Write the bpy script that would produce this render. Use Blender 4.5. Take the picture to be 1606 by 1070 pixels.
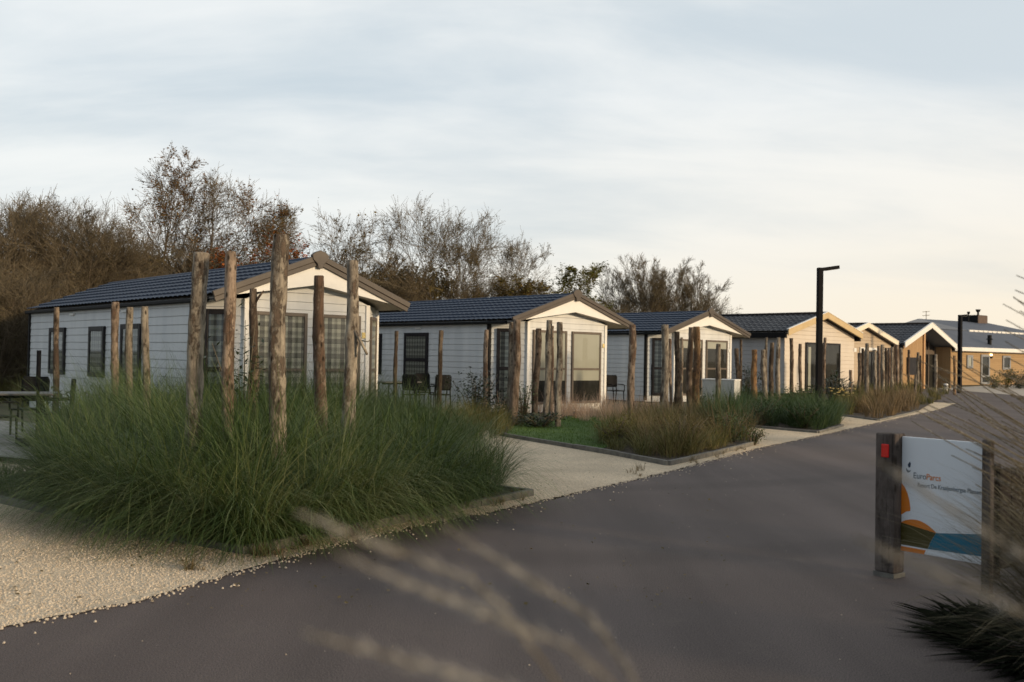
import bpy, bmesh, math, random
from mathutils import Vector, Matrix
R = random.Random(7)
S = bpy.context.scene
for o in list(bpy.data.objects): bpy.data.objects.remove(o)

# ------------------------------------------------------------------ camera
F, PITCH, ROLL, CAMH = 1508.0, 0.01636, 0.01747, 1.6      # focal length in photo pixels (1606 wide)
_fw = Vector((0, math.cos(PITCH), math.sin(PITCH)))
_up0 = Vector((0, -math.sin(PITCH), math.cos(PITCH)))
_rt = math.cos(ROLL)*Vector((1, 0, 0)) + math.sin(ROLL)*_up0
_up = -math.sin(ROLL)*Vector((1, 0, 0)) + math.cos(ROLL)*_up0
cam = bpy.data.objects.new('camera', bpy.data.cameras.new('camera'))
S.collection.objects.link(cam)
m = Matrix((( _rt.x, _up.x, -_fw.x, 0), (_rt.y, _up.y, -_fw.y, 0), (_rt.z, _up.z, -_fw.z, CAMH), (0, 0, 0, 1)))
cam.matrix_world = m
cam.data.sensor_width = 36
cam.data.lens = F/1606*36
cam.data.clip_start = 0.05
cam.data.clip_end = 3000
cam.data.dof.use_dof = True
cam.data.dof.focus_distance = 12
cam.data.dof.aperture_fstop = 2.6
S.camera = cam

# ------------------------------------------------------------------ light
SUN_EL = math.radians(11); SUN_H = Vector((0.83, -0.56)).normalized()
SUN_V = Vector((SUN_H.x*math.cos(SUN_EL), SUN_H.y*math.cos(SUN_EL), math.sin(SUN_EL)))
sl = bpy.data.lights.new('sun', 'SUN'); sl.energy = 3.5; sl.angle = math.radians(4); sl.color = (1.0, 0.75, 0.46)
so = bpy.data.objects.new('sun', sl); S.collection.objects.link(so)
so.rotation_euler = (-SUN_V).to_track_quat('-Z', 'Y').to_euler(); so.location = SUN_V*60
W = bpy.data.worlds.new('World'); S.world = W; W.use_nodes = True
S.view_settings.view_transform = 'Standard'; S.view_settings.look = 'None'
S.view_settings.exposure = 0.0; S.view_settings.gamma = 1.0; S.view_settings.use_curve_mapping = False

def N(nt, typ, **kw):
    n = nt.nodes.new(typ)
    for k, v in kw.items():
        if k.startswith('i_'): n.inputs[k[2:].replace('_', ' ')].default_value = v
        else: setattr(n, k, v)
    return n
def ramp(nt, stops, interp='LINEAR'):
    n = nt.nodes.new('ShaderNodeValToRGB'); n.color_ramp.interpolation = interp
    e = n.color_ramp.elements
    while len(e) > len(stops): e.remove(e[-1])
    while len(e) < len(stops): e.new(1.0)
    for el, (p, c) in zip(e, stops):
        el.position = p; el.color = (c[0], c[1], c[2], 1) if not isinstance(c, (int, float)) else (c, c, c, 1)
    return n
def mixc(nt, fac, a, b, typ='MIX'):
    n = nt.nodes.new('ShaderNodeMix'); n.data_type = 'RGBA'; n.blend_type = typ
    for sock, v in ((n.inputs[0], fac), (n.inputs[6], a), (n.inputs[7], b)):
        if hasattr(v, 'is_linked') or isinstance(v, bpy.types.NodeSocket): nt.links.new(v, sock)
        elif isinstance(v, (int, float)): sock.default_value = v if sock == n.inputs[0] else (v, v, v, 1)
        else: sock.default_value = (v[0], v[1], v[2], 1)
    return n.outputs[2]
def math_(nt, op, a, b=None, c=None, clamp=False):
    n = nt.nodes.new('ShaderNodeMath'); n.operation = op; n.use_clamp = clamp
    for i, v in enumerate((a, b, c)):
        if v is None: continue
        if isinstance(v, bpy.types.NodeSocket): nt.links.new(v, n.inputs[i])
        else: n.inputs[i].default_value = v
    return n.outputs[0]

def build_world():
    nt = W.node_tree; nt.nodes.clear(); L = nt.links.new
    out = N(nt, 'ShaderNodeOutputWorld')
    sky = N(nt, 'ShaderNodeTexSky', sky_type='NISHITA', sun_disc=False)
    sky.sun_elevation = SUN_EL; sky.sun_rotation = math.atan2(SUN_H.x, SUN_H.y)
    b1 = N(nt, 'ShaderNodeBackground', i_Strength=0.10); L(sky.outputs[0], b1.inputs[0])
    tc = N(nt, 'ShaderNodeTexCoord'); sp = N(nt, 'ShaderNodeSeparateXYZ'); L(tc.outputs['Generated'], sp.inputs[0])
    x, y, z = sp.outputs
    zz = math_(nt, 'ADD', math_(nt, 'MAXIMUM', z, 0.0), 0.30)
    px = math_(nt, 'DIVIDE', x, zz); py = math_(nt, 'DIVIDE', y, zz)
    cb = N(nt, 'ShaderNodeCombineXYZ'); L(px, cb.inputs[0]); L(py, cb.inputs[1])
    mp = N(nt, 'ShaderNodeMapping'); L(cb.outputs[0], mp.inputs[0])
    mp.inputs['Rotation'].default_value = (0, 0, math.radians(-17)); mp.inputs['Scale'].default_value = (0.75, 1.35, 1)
    n1 = N(nt, 'ShaderNodeTexNoise'); n1.inputs['Scale'].default_value = 0.95; n1.inputs['Detail'].default_value = 7; n1.inputs['Roughness'].default_value = .52; n1.inputs['Distortion'].default_value = .35
    L(mp.outputs[0], n1.inputs['Vector'])
    mp2 = N(nt, 'ShaderNodeMapping'); L(cb.outputs[0], mp2.inputs[0])
    mp2.inputs['Rotation'].default_value = (0, 0, math.radians(-28)); mp2.inputs['Scale'].default_value = (0.9, 2.6, 1); mp2.inputs['Location'].default_value = (3.3, 1.7, 0)
    n2 = N(nt, 'ShaderNodeTexNoise'); n2.inputs['Scale'].default_value = 1.5; n2.inputs['Detail'].default_value = 8; n2.inputs['Roughness'].default_value = .55; n2.inputs['Distortion'].default_value = .5
    L(mp2.outputs[0], n2.inputs['Vector'])
    v = math_(nt, 'ADD', math_(nt, 'MULTIPLY', n1.outputs[0], .68), math_(nt, 'MULTIPLY', n2.outputs[0], .32))
    r = ramp(nt, [(.36, 0), (.60, 1)]); r.color_ramp.interpolation = 'EASE'; L(v, r.inputs[0])
    # a little darker blue-grey cloud on the left, thin warm glow low on the right
    left = math_(nt, 'MULTIPLY_ADD', x, -.55, .28, clamp=True)
    dark = mixc(nt, left, (.65, .715, .76), (.50, .61, .69))
    bright = mixc(nt, math_(nt, 'MULTIPLY_ADD', x, .6, .4, clamp=True), (.88, .91, .915), (.93, .93, .905))
    cloud = mixc(nt, r.outputs[0], dark, bright)
    zr = ramp(nt, [(0.0, .95), (.06, .76), (.14, .34), (.26, .0)]); L(z, zr.inputs[0])
    warm = mixc(nt, math_(nt, 'MULTIPLY_ADD', x, 1.25, .30, clamp=True), (.88, .875, .82), (1.0, .845, .625))
    wf = math_(nt, 'MULTIPLY', zr.outputs[0], math_(nt, 'MULTIPLY_ADD', r.outputs[0], .25, .72))
    col = mixc(nt, wf, cloud, warm)
    # the cloud sheet is thicker overhead and away from the low sun
    hi = ramp(nt, [(.34, 1.0), (.75, .66)]); L(z, hi.inputs[0])
    aw = math_(nt, 'MULTIPLY_ADD', math_(nt, 'ADD', math_(nt, 'MULTIPLY', x, -.80), math_(nt, 'MULTIPLY', y, -.60)), .75, .05, clamp=True)
    col = mixc(nt, 1.0, col, hi.outputs[0], 'MULTIPLY'); col = mixc(nt, aw, col, (.32, .375, .44))
    b2 = N(nt, 'ShaderNodeBackground', i_Strength=1.07); L(col, b2.inputs[0])
    mx = N(nt, 'ShaderNodeMixShader'); mx.inputs[0].default_value = .93
    L(b1.outputs[0], mx.inputs[1]); L(b2.outputs[0], mx.inputs[2]); L(mx.outputs[0], out.inputs[0])
build_world()

# ------------------------------------------------------------------ helpers
def ray(px, py):
    return (_rt*(px-803) - _up*(py-535) + _fw*F).normalized()
CP = Vector((0, 0, CAMH))
def G(px, py, z=0.0):
    d = ray(px, py); return CP + d*((z-CAMH)/d.z)
def D(px, py, Y):
    d = ray(px, py); return CP + d*(Y/d.y)
YAW = 0.7375
def plane_hit(px, py, org, rz, xc=None, yc=None):
    """local coordinates where a photo ray meets the plane local x = xc or y = yc of a house"""
    c, s = math.cos(rz), math.sin(rz)
    d = ray(px, py); p = CP - Vector((org[0], org[1], 0))
    lp = Vector((c*p.x+s*p.y, -s*p.x+c*p.y, p.z)); ld = Vector((c*d.x+s*d.y, -s*d.x+c*d.y, d.z))
    t = (xc-lp.x)/ld.x if xc is not None else (yc-lp.y)/ld.y
    return lp + ld*t

class MB:
    def __init__(s): s.v = []; s.f = []
    def quad(s, a, b, c, d):
        i = len(s.v); s.v += [tuple(a), tuple(b), tuple(c), tuple(d)]; s.f.append((i, i+1, i+2, i+3))
    def tri(s, a, b, c):
        i = len(s.v); s.v += [tuple(a), tuple(b), tuple(c)]; s.f.append((i, i+1, i+2))
    def box(s, x0, x1, y0, y1, z0, z1, M=None):
        p = [(x0,y0,z0),(x1,y0,z0),(x1,y1,z0),(x0,y1,z0),(x0,y0,z1),(x1,y0,z1),(x1,y1,z1),(x0,y1,z1)]
        if M is not None: p = [tuple(M @ Vector(q)) for q in p]
        i = len(s.v); s.v += p
        s.f += [(i,i+3,i+2,i+1),(i+4,i+5,i+6,i+7),(i,i+1,i+5,i+4),(i+1,i+2,i+6,i+5),(i+2,i+3,i+7,i+6),(i+3,i,i+4,i+7)]
    def prism(s, poly, ext):
        """planar polygon (3-D points) extruded by a vector"""
        n = len(poly); i = len(s.v); e = Vector(ext)
        s.v += [tuple(p) for p in poly] + [tuple(Vector(p)+e) for p in poly]
        s.f.append(tuple(range(i+n-1, i-1, -1))); s.f.append(tuple(range(i+n, i+2*n)))
        for k in range(n):
            j = (k+1) % n; s.f.append((i+k, i+j, i+n+j, i+n+k))
    def tube(s, pts, rad, n=6, cap=True, jit=None):
        pts = [Vector(p) for p in pts]; m_ = len(pts)
        t = (pts[-1]-pts[0]).normalized()
        a = Vector((0, 0, 1)) if abs(t.z) < .9 else Vector((1, 0, 0))
        u = t.cross(a).normalized(); i0 = len(s.v)
        for k, p in enumerate(pts):
            tk = (pts[min(k+1, m_-1)]-pts[max(k-1, 0)]).normalized()
            u = (u - tk*u.dot(tk)).normalized(); w = tk.cross(u)
            for q in range(n):
                an = 2*math.pi*q/n
                r = rad[k]*(jit(k, q) if jit else 1)
                s.v.append(tuple(p + (u*math.cos(an)+w*math.sin(an))*r))
        for k in range(m_-1):
            for q in range(n):
                a_ = i0+k*n+q; b_ = i0+k*n+(q+1) % n
                s.f.append((a_, b_, b_+n, a_+n))
        if cap:
            s.f.append(tuple(i0+q for q in range(n-1, -1, -1)))
            s.f.append(tuple(i0+(m_-1)*n+q for q in range(n)))
    def build(s, name, mat=None, parent=None, smooth=False, loc=None):
        me = bpy.data.meshes.new(name); me.from_pydata(s.v, [], s.f); me.update()
        if smooth: me.polygons.foreach_set('use_smooth', [True]*len(me.polygons))
        o = bpy.data.objects.new(name, me); S.collection.objects.link(o)
        if mat: me.materials.append(mat)
        if parent: o.parent = parent
        if loc: o.location = loc
        return o
def tag(o, label=None, cat=None, group=None, kind=None):
    if label: o['label'] = label
    if cat: o['category'] = cat
    if group: o['group'] = group
    if kind: o['kind'] = kind
    return o
def thing(name, label, cat, loc=(0, 0, 0), rz=0, group=None):
    o = bpy.data.objects.new(name, None); S.collection.objects.link(o)
    o.location = loc; o.rotation_euler = (0, 0, rz); o.empty_display_size = .2
    return tag(o, label, cat, group)
def copy_tree(o, parent=None):
    c = o.copy(); S.collection.objects.link(c); c.parent = parent
    for ch in list(o.children): copy_tree(ch, c)
    return c
def bevel(o, w=.006, seg=2):
    b = o.modifiers.new('bevel', 'BEVEL'); b.width = w; b.segments = seg; b.limit_method = 'ANGLE'; return o

# ------------------------------------------------------------------ materials
def mat(name, base=(.5, .5, .5), rough=.6, metal=0.0, var=None, scale=8, bump=0, bscale=None, spec=.5, coords='Object', stretch=None, detail=5):
    """plain principled surface with a noise variation between base and var and a noise bump"""
    m_ = bpy.data.materials.new(name); m_.use_nodes = True; nt = m_.node_tree; L = nt.links.new
    p = nt.nodes['Principled BSDF']; p.inputs['Roughness'].default_value = rough; p.inputs['Metallic'].default_value = metal
    p.inputs['Specular IOR Level'].default_value = spec; p.inputs['Base Color'].default_value = (*base, 1)
    if var or bump:
        tc = N(nt, 'ShaderNodeTexCoord'); src = tc.outputs[coords]
        if stretch:
            mp = N(nt, 'ShaderNodeMapping'); mp.inputs['Scale'].default_value = stretch; L(src, mp.inputs[0]); src = mp.outputs[0]
        n = N(nt, 'ShaderNodeTexNoise'); n.inputs['Scale'].default_value = scale; n.inputs['Detail'].default_value = detail; n.inputs['Roughness'].default_value = .6
        L(src, n.inputs['Vector'])
        if var:
            r = ramp(nt, [(.35, base), (.66, var)]); L(n.outputs[0], r.inputs[0]); L(r.outputs[0], p.inputs['Base Color'])
        if bump:
            n2 = n
            if bscale:
                n2 = N(nt, 'ShaderNodeTexNoise'); n2.inputs['Scale'].default_value = bscale; n2.inputs['Detail'].default_value = 4; L(src, n2.inputs['Vector'])
            b = N(nt, 'ShaderNodeBump'); b.inputs['Strength'].default_value = bump; b.inputs['Distance'].default_value = .01
            L(n2.outputs[0], b.inputs['Height']); L(b.outputs[0], p.inputs['Normal'])
    return m_
def island_mat(name, cols, rough=.7, transl=.0, nscale=.6, spec=.25):
    """leaf / blade material: colour differs from blade to blade and clump to clump"""
    m_ = bpy.data.materials.new(name); m_.use_nodes = True; nt = m_.node_tree; L = nt.links.new
    p = nt.nodes['Principled BSDF']; p.inputs['Roughness'].default_value = rough; p.inputs['Specular IOR Level'].default_value = spec
    g = N(nt, 'ShaderNodeNewGeometry'); tc = N(nt, 'ShaderNodeTexCoord')
    n = N(nt, 'ShaderNodeTexNoise'); n.inputs['Scale'].default_value = nscale; n.inputs['Detail'].default_value = 3; L(tc.outputs['Object'], n.inputs['Vector'])
    f = math_(nt, 'ADD', math_(nt, 'MULTIPLY', g.outputs['Random Per Island'], .6), math_(nt, 'MULTIPLY_ADD', n.outputs[0], 1.2, -.4))
    k = len(cols); r = ramp(nt, [(i/(k-1), c) for i, c in enumerate(cols)]); L(f, r.inputs[0]); L(r.outputs[0], p.inputs['Base Color'])
    if transl:
        t = N(nt, 'ShaderNodeBsdfTranslucent'); L(r.outputs[0], t.inputs[0]); mx = N(nt, 'ShaderNodeMixShader'); mx.inputs[0].default_value = transl
        L(p.outputs[0], mx.inputs[1]); L(t.outputs[0], mx.inputs[2]); L(mx.outputs[0], nt.nodes['Material Output'].inputs[0])
    return m_

def asphalt():
    m_ = bpy.data.materials.new('asphalt'); m_.use_nodes = True; nt = m_.node_tree; L = nt.links.new
    p = nt.nodes['Principled BSDF']; p.inputs['Roughness'].default_value = .85; p.inputs['Specular IOR Level'].default_value = .3
    tc = N(nt, 'ShaderNodeTexCoord')
    n1 = N(nt, 'ShaderNodeTexNoise'); n1.inputs['Scale'].default_value = .35; n1.inputs['Detail'].default_value = 6; L(tc.outputs['Object'], n1.inputs['Vector'])
    n2 = N(nt, 'ShaderNodeTexNoise'); n2.inputs['Scale'].default_value = 130; n2.inputs['Detail'].default_value = 3; L(tc.outputs['Object'], n2.inputs['Vector'])
    v = N(nt, 'ShaderNodeTexVoronoi'); v.inputs['Scale'].default_value = 105; L(tc.outputs['Object'], v.inputs['Vector'])
    r1 = ramp(nt, [(.3, (.098, .078, .072)), (.7, (.120, .098, .091))]); L(n1.outputs[0], r1.inputs[0])
    r2 = ramp(nt, [(.34, .50), (.66, 1.55)]); L(n2.outputs[0], r2.inputs[0])
    c = mixc(nt, 1.0, r1.outputs[0], r2.outputs[0], 'MULTIPLY')
    # wheel-worn longer streaks along the road
    mp = N(nt, 'ShaderNodeMapping'); mp.inputs['Rotation'].default_value = (0, 0, math.radians(32)); mp.inputs['Scale'].default_value = (1.1, .07, 1); L(tc.outputs['Object'], mp.inputs[0])
    n3 = N(nt, 'ShaderNodeTexNoise'); n3.inputs['Scale'].default_value = 1.3; n3.inputs['Detail'].default_value = 4; L(mp.outputs[0], n3.inputs['Vector'])
    r3 = ramp(nt, [(.35, .84), (.65, 1.14)]); L(n3.outputs[0], r3.inputs[0])
    c = mixc(nt, 1.0, c, r3.outputs[0], 'MULTIPLY')
    # odd pale chips of stone in the surface
    v2 = N(nt, 'ShaderNodeTexVoronoi'); v2.inputs['Scale'].default_value = 6.0; L(tc.outputs['Object'], v2.inputs['Vector'])
    r4 = ramp(nt, [(.022, 1), (.034, 0)]); L(v2.outputs['Distance'], r4.inputs[0])
    sc = N(nt, 'ShaderNodeSeparateColor'); L(v2.outputs['Color'], sc.inputs[0])
    f = math_(nt, 'MULTIPLY', r4.outputs[0], math_(nt, 'GREATER_THAN', sc.outputs[0], .55))
    c = mixc(nt, f, c, (.26, .22, .19))
    # curved tyre rubber, and dusty fines
    wv = N(nt, 'ShaderNodeTexWave', wave_type='RINGS', rings_direction='Z'); wv.inputs['Scale'].default_value = .085; wv.inputs['Distortion'].default_value = 1.2; wv.inputs['Detail'].default_value = 2
    mw = N(nt, 'ShaderNodeMapping'); mw.inputs['Location'].default_value = (3.0, -26.0, 0); L(tc.outputs['Object'], mw.inputs[0]); L(mw.outputs[0], wv.inputs['Vector'])
    rw = ramp(nt, [(.0, .72), (.10, 1.0)]); L(wv.outputs['Fac'], rw.inputs[0]); c = mixc(nt, .55, c, mixc(nt, 1, c, rw.outputs[0], 'MULTIPLY'))
    n5 = N(nt, 'ShaderNodeTexNoise'); n5.inputs['Scale'].default_value = 2.4; n5.inputs['Detail'].default_value = 9; n5.inputs['Roughness'].default_value = .7; L(tc.outputs['Object'], n5.inputs['Vector'])
    r5 = ramp(nt, [(.56, 0), (.72, .35)]); L(n5.outputs[0], r5.inputs[0]); c = mixc(nt, r5.outputs[0], c, (.15, .125, .105))
    L(c, p.inputs['Base Color'])
    b = N(nt, 'ShaderNodeBump'); b.inputs['Strength'].default_value = .5; b.inputs['Distance'].default_value = .005
    L(v.outputs['Distance'], b.inputs['Height']); L(b.outputs[0], p.inputs['Normal'])
    return m_
def gravel(name='gravel', a=(.64, .51, .36), b_=(.93, .79, .59), dirt=True):
    m_ = bpy.data.materials.new(name); m_.use_nodes = True; nt = m_.node_tree; L = nt.links.new
    p = nt.nodes['Principled BSDF']; p.inputs['Roughness'].default_value = .9; p.inputs['Specular IOR Level'].default_value = .2
    tc = N(nt, 'ShaderNodeTexCoord')
    v = N(nt, 'ShaderNodeTexVoronoi'); v.inputs['Scale'].default_value = 85; L(tc.outputs['Object'], v.inputs['Vector'])
    sc = N(nt, 'ShaderNodeSeparateColor'); L(v.outputs['Color'], sc.inputs[0])
    r = ramp(nt, [(0, a), (.5, tuple((x+y)/2 for x, y in zip(a, b_))), (1, b_)]); L(sc.outputs[0], r.inputs[0])
    e = ramp(nt, [(.32, 1.0), (.68, .72)]); L(v.outputs['Distance'], e.inputs[0])
    c = mixc(nt, 1, r.outputs[0], e.outputs[0], 'MULTIPLY')
    n = N(nt, 'ShaderNodeTexNoise'); n.inputs['Scale'].default_value = .9; n.inputs['Detail'].default_value = 6; L(tc.outputs['Object'], n.inputs['Vector'])
    r2 = ramp(nt, [(.35, .84), (.62, 1.05)]); L(n.outputs[0], r2.inputs[0])
    c = mixc(nt, 1, c, r2.outputs[0], 'MULTIPLY')
    n3 = N(nt, 'ShaderNodeTexNoise'); n3.inputs['Scale'].default_value = 9; n3.inputs['Detail'].default_value = 5; L(tc.outputs['Object'], n3.inputs['Vector'])
    r3 = ramp(nt, [(.63, 0), (.74, .55)]); L(n3.outputs[0], r3.inputs[0])
    c = mixc(nt, r3.outputs[0], c, (.13, .105, .06))
    L(c, p.inputs['Base Color'])
    bp = N(nt, 'ShaderNodeBump'); bp.inputs['Strength'].default_value = .9; bp.inputs['Distance'].default_value = .012; bp.invert = True
    L(v.outputs['Distance'], bp.inputs['Height']); L(bp.outputs[0], p.inputs['Normal'])
    return m_
def bark(name, cols, seed=0, scale=1.0, patch=.5):
    """weathered half-barked log: pale wood, brown bark flakes, dark knots, lichen"""
    m_ = bpy.data.materials.new(name); m_.use_nodes = True; nt = m_.node_tree; L = nt.links.new
    p = nt.nodes['Principled BSDF']; p.inputs['Roughness'].default_value = .9; p.inputs['Specular IOR Level'].default_value = .15
    tc = N(nt, 'ShaderNodeTexCoord'); oi = N(nt, 'ShaderNodeObjectInfo')
    mp = N(nt, 'ShaderNodeMapping'); mp.inputs['Scale'].default_value = (1, 1, .42); L(tc.outputs['Object'], mp.inputs[0])
    off = N(nt, 'ShaderNodeVectorMath', operation='ADD'); L(mp.outputs[0], off.inputs[0])
    rr = math_(nt, 'MULTIPLY', oi.outputs['Random'], 40.0); L(rr, off.inputs[1])
    n1 = N(nt, 'ShaderNodeTexNoise'); n1.inputs['Scale'].default_value = 9*scale; n1.inputs['Detail'].default_value = 9; n1.inputs['Roughness'].default_value = .72; L(off.outputs[0], n1.inputs['Vector'])
    r1 = ramp(nt, [(.32, cols[0]), (.46, cols[1]), (.56, cols[2]), (.70, cols[3])]); L(n1.outputs[0], r1.inputs[0])
    n2 = N(nt, 'ShaderNodeTexNoise'); n2.inputs['Scale'].default_value = 4.2*scale; n2.inputs['Detail'].default_value = 9; n2.inputs['Roughness'].default_value = .78; L(off.outputs[0], n2.inputs['Vector'])
    r2 = ramp(nt, [(patch-.03, 0), (patch+.02, 1)]); L(n2.outputs[0], r2.inputs[0])
    c = mixc(nt, math_(nt, 'MULTIPLY', r2.outputs[0], .85), r1.outputs[0], cols[4])
    # long lengthwise cracks
    mp3 = N(nt, 'ShaderNodeMapping'); mp3.inputs['Scale'].default_value = (22, 22, 1.1); L(tc.outputs['Object'], mp3.inputs[0])
    n4 = N(nt, 'ShaderNodeTexNoise'); n4.inputs['Scale'].default_value = 2.2; n4.inputs['Detail'].default_value = 5; L(mp3.outputs[0], n4.inputs['Vector'])
    r4 = ramp(nt, [(.30, .45), (.44, 1.0)]); L(n4.outputs[0], r4.inputs[0]); c = mixc(nt, 1, c, r4.outputs[0], 'MULTIPLY')
    v = N(nt, 'ShaderNodeTexVoronoi'); v.inputs['Scale'].default_value = 12*scale; L(off.outputs[0], v.inputs['Vector'])
    r3 = ramp(nt, [(.10, .95), (.24, 0)]); L(v.outputs['Distance'], r3.inputs[0])
    c = mixc(nt, r3.outputs[0], c, (.03, .022, .016))
    tint = ramp(nt, [(0, .72), (1, 1.18)]); L(oi.outputs['Random'], tint.inputs[0])
    c = mixc(nt, 1, c, tint.outputs[0], 'MULTIPLY')
    L(c, p.inputs['Base Color'])
    b = N(nt, 'ShaderNodeBump'); b.inputs['Strength'].default_value = .9; b.inputs['Distance'].default_value = .02
    h = math_(nt, 'ADD', math_(nt, 'MULTIPLY', r2.outputs[0], .5), n1.outputs[0]); L(h, b.inputs['Height']); L(b.outputs[0], p.inputs['Normal'])
    return m_
def glass(name='window_glass', refl=.22):
    m_ = bpy.data.materials.new(name); m_.use_nodes = True; nt = m_.node_tree; L = nt.links.new
    nt.nodes.remove(nt.nodes['Principled BSDF'])
    t = N(nt, 'ShaderNodeBsdfTransparent'); t.inputs[0].default_value = (.78, .82, .82, 1)
    g = N(nt, 'ShaderNodeBsdfGlossy'); g.inputs['Roughness'].default_value = .03; g.inputs['Color'].default_value = (.8, .85, .9, 1)
    lw = N(nt, 'ShaderNodeLayerWeight'); lw.inputs[0].default_value = refl
    mx = N(nt, 'ShaderNodeMixShader'); L(math_(nt, 'MULTIPLY_ADD', lw.outputs['Fresnel'], 1.0, .03, clamp=True), mx.inputs[0])
    L(t.outputs[0], mx.inputs[1]); L(g.outputs[0], mx.inputs[2]); L(mx.outputs[0], nt.nodes['Material Output'].inputs[0])
    return m_
def plaid(name):
    m_ = bpy.data.materials.new(name); m_.use_nodes = True; nt = m_.node_tree; L = nt.links.new
    p = nt.nodes['Principled BSDF']; p.inputs['Roughness'].default_value = .95
    tc = N(nt, 'ShaderNodeTexCoord'); sp = N(nt, 'ShaderNodeSeparateXYZ'); L(tc.outputs['Object'], sp.inputs[0])
    sx = math_(nt, 'MULTIPLY_ADD', sp.outputs[1], 2.2, sp.outputs[0])
    def stripes(s, per, w, ph=0):
        f = math_(nt, 'FRACT', math_(nt, 'ADD', math_(nt, 'DIVIDE', s, per), ph)); return math_(nt, 'LESS_THAN', f, w)
    a = math_(nt, 'ADD', stripes(sx, .30, .33), math_(nt, 'MULTIPLY', stripes(sx, .30, .2, .45), .6))
    b = math_(nt, 'ADD', stripes(sp.outputs[2], .30, .33), math_(nt, 'MULTIPLY', stripes(sp.outputs[2], .30, .2, .45), .6))
    s = math_(nt, 'MULTIPLY', math_(nt, 'ADD', math_(nt, 'MULTIPLY', a, 1.4), b), .5)
    r = ramp(nt, [(0, (.66, .62, .53)), (.5, (.36, .335, .295)), (1, (.16, .148, .135))]); L(s, r.inputs[0])
    th = math_(nt, 'MAXIMUM', stripes(sx, .15, .06), stripes(sp.outputs[2], .15, .06))
    c = mixc(nt, math_(nt, 'MULTIPLY', th, .5), r.outputs[0], (.05, .05, .055))
    L(c, p.inputs['Base Color']); return m_
def planks(name, a, b_, width=.12, axis='x', rough=.7):
    """board cladding in one sheet: joints plus board to board colour"""
    m_ = bpy.data.materials.new(name); m_.use_nodes = True; nt = m_.node_tree; L = nt.links.new
    p = nt.nodes['Principled BSDF']; p.inputs['Roughness'].default_value = rough; p.inputs['Specular IOR Level'].default_value = .25
    tc = N(nt, 'ShaderNodeTexCoord'); sp = N(nt, 'ShaderNodeSeparateXYZ'); L(tc.outputs['Object'], sp.inputs[0])
    s = {'x': math_(nt, 'ADD', sp.outputs[0], sp.outputs[1]), 'z': sp.outputs[2]}[axis]
    d = math_(nt, 'DIVIDE', s, width); fl = math_(nt, 'FLOOR', d); fr = math_(nt, 'FRACT', d)
    wn = N(nt, 'ShaderNodeTexWhiteNoise', noise_dimensions='1D'); L(fl, wn.inputs['W'])
    mp = N(nt, 'ShaderNodeMapping'); mp.inputs['Scale'].default_value = (6, 6, .6) if axis == 'x' else (.6, .6, 6); L(tc.outputs['Object'], mp.inputs[0])
    n = N(nt, 'ShaderNodeTexNoise'); n.inputs['Scale'].default_value = 3; n.inputs['Detail'].default_value = 6; L(mp.outputs[0], n.inputs['Vector'])
    f = math_(nt, 'ADD', math_(nt, 'MULTIPLY', wn.outputs[0], .55), math_(nt, 'MULTIPLY', n.outputs[0], .45))
    c = mixc(nt, f, a, b_)
    j = math_(nt, 'LESS_THAN', fr, .07); c = mixc(nt, math_(nt, 'MULTIPLY', j, .8), c, tuple(x*.25 for x in a))
    L(c, p.inputs['Base Color'])
    bp = N(nt, 'ShaderNodeBump'); bp.inputs['Strength'].default_value = .6; bp.inputs['Distance'].default_value = .01
    L(math_(nt, 'MULTIPLY', j, -1.0), bp.inputs['Height']); L(bp.outputs[0], p.inputs['Normal'])
    return m_

M = {}
M['asphalt'] = asphalt(); M['gravel'] = gravel()
M['ground'] = mat('ground_soil', (.055, .060, .026), .95, var=(.13, .105, .065), scale=1.4, bump=.5, bscale=30)
M['soil'] = mat('bed_soil', (.035, .028, .02), .95, var=(.08, .06, .042), scale=6, bump=.8, bscale=40)
M['paving'] = mat('pale_paving', (.34, .30, .25), .85, var=(.45, .40, .33), scale=2.5, bump=.2, bscale=60)
M['terrace'] = mat('terrace_slabs', (.22, .215, .205), .8, var=(.32, .31, .29), scale=3, bump=.2, bscale=50)
M['kerb'] = mat('concrete_edging', (.105, .10, .09), .9, var=(.19, .18, .155), scale=7, bump=.4, bscale=60)
M['lawn'] = mat('lawn_turf', (.045, .095, .014), .95, var=(.075, .14, .022), scale=3, bump=.8, bscale=120)
M['siding'] = mat('white_board_cladding', (.56, .58, .595), .5, var=(.66, .675, .68), scale=2.6, stretch=(1, 1, .18), spec=.35)
M['white'] = mat('white_paint', (.76, .75, .72), .45, var=(.70, .69, .66), scale=3)
M['roof_blue'] = mat('blue_metal_tile', (.017, .031, .062), .55, var=(.024, .041, .076), scale=1.7, spec=.28, bump=.05, bscale=40)
M['brown'] = mat('brown_bargeboard', (.058, .046, .038), .55, var=(.078, .063, .052), scale=4)
M['frame_brown'] = mat('window_frame_brown', (.10, .078, .060), .45, var=(.125, .098, .076), scale=5)
M['black'] = mat('black_trim', (.007, .007, .008), .6, spec=.15, var=(.011, .011, .012), scale=5)
M['frame_dark'] = mat('window_frame_dark', (.012, .011, .014), .5, spec=.2, var=(.024, .022, .024), scale=5)
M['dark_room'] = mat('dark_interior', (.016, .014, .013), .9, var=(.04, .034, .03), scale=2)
M['blind'] = mat('beige_blind', (.47, .44, .385), .9, var=(.52, .485, .425), scale=1.2)
M['plaid'] = plaid('plaid_curtain'); M['glass'] = glass()
M['soffit'] = mat('soffit_board', (.40, .36, .31), .7, var=(.45, .41, .35), scale=3)
M['resin'] = mat('dark_resin', (.006, .006, .007), .7, var=(.010, .010, .011), scale=12, spec=.12)
M['tabletop'] = mat('grey_tabletop', (.085, .083, .08), .5, var=(.11, .108, .105), scale=6)
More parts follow.
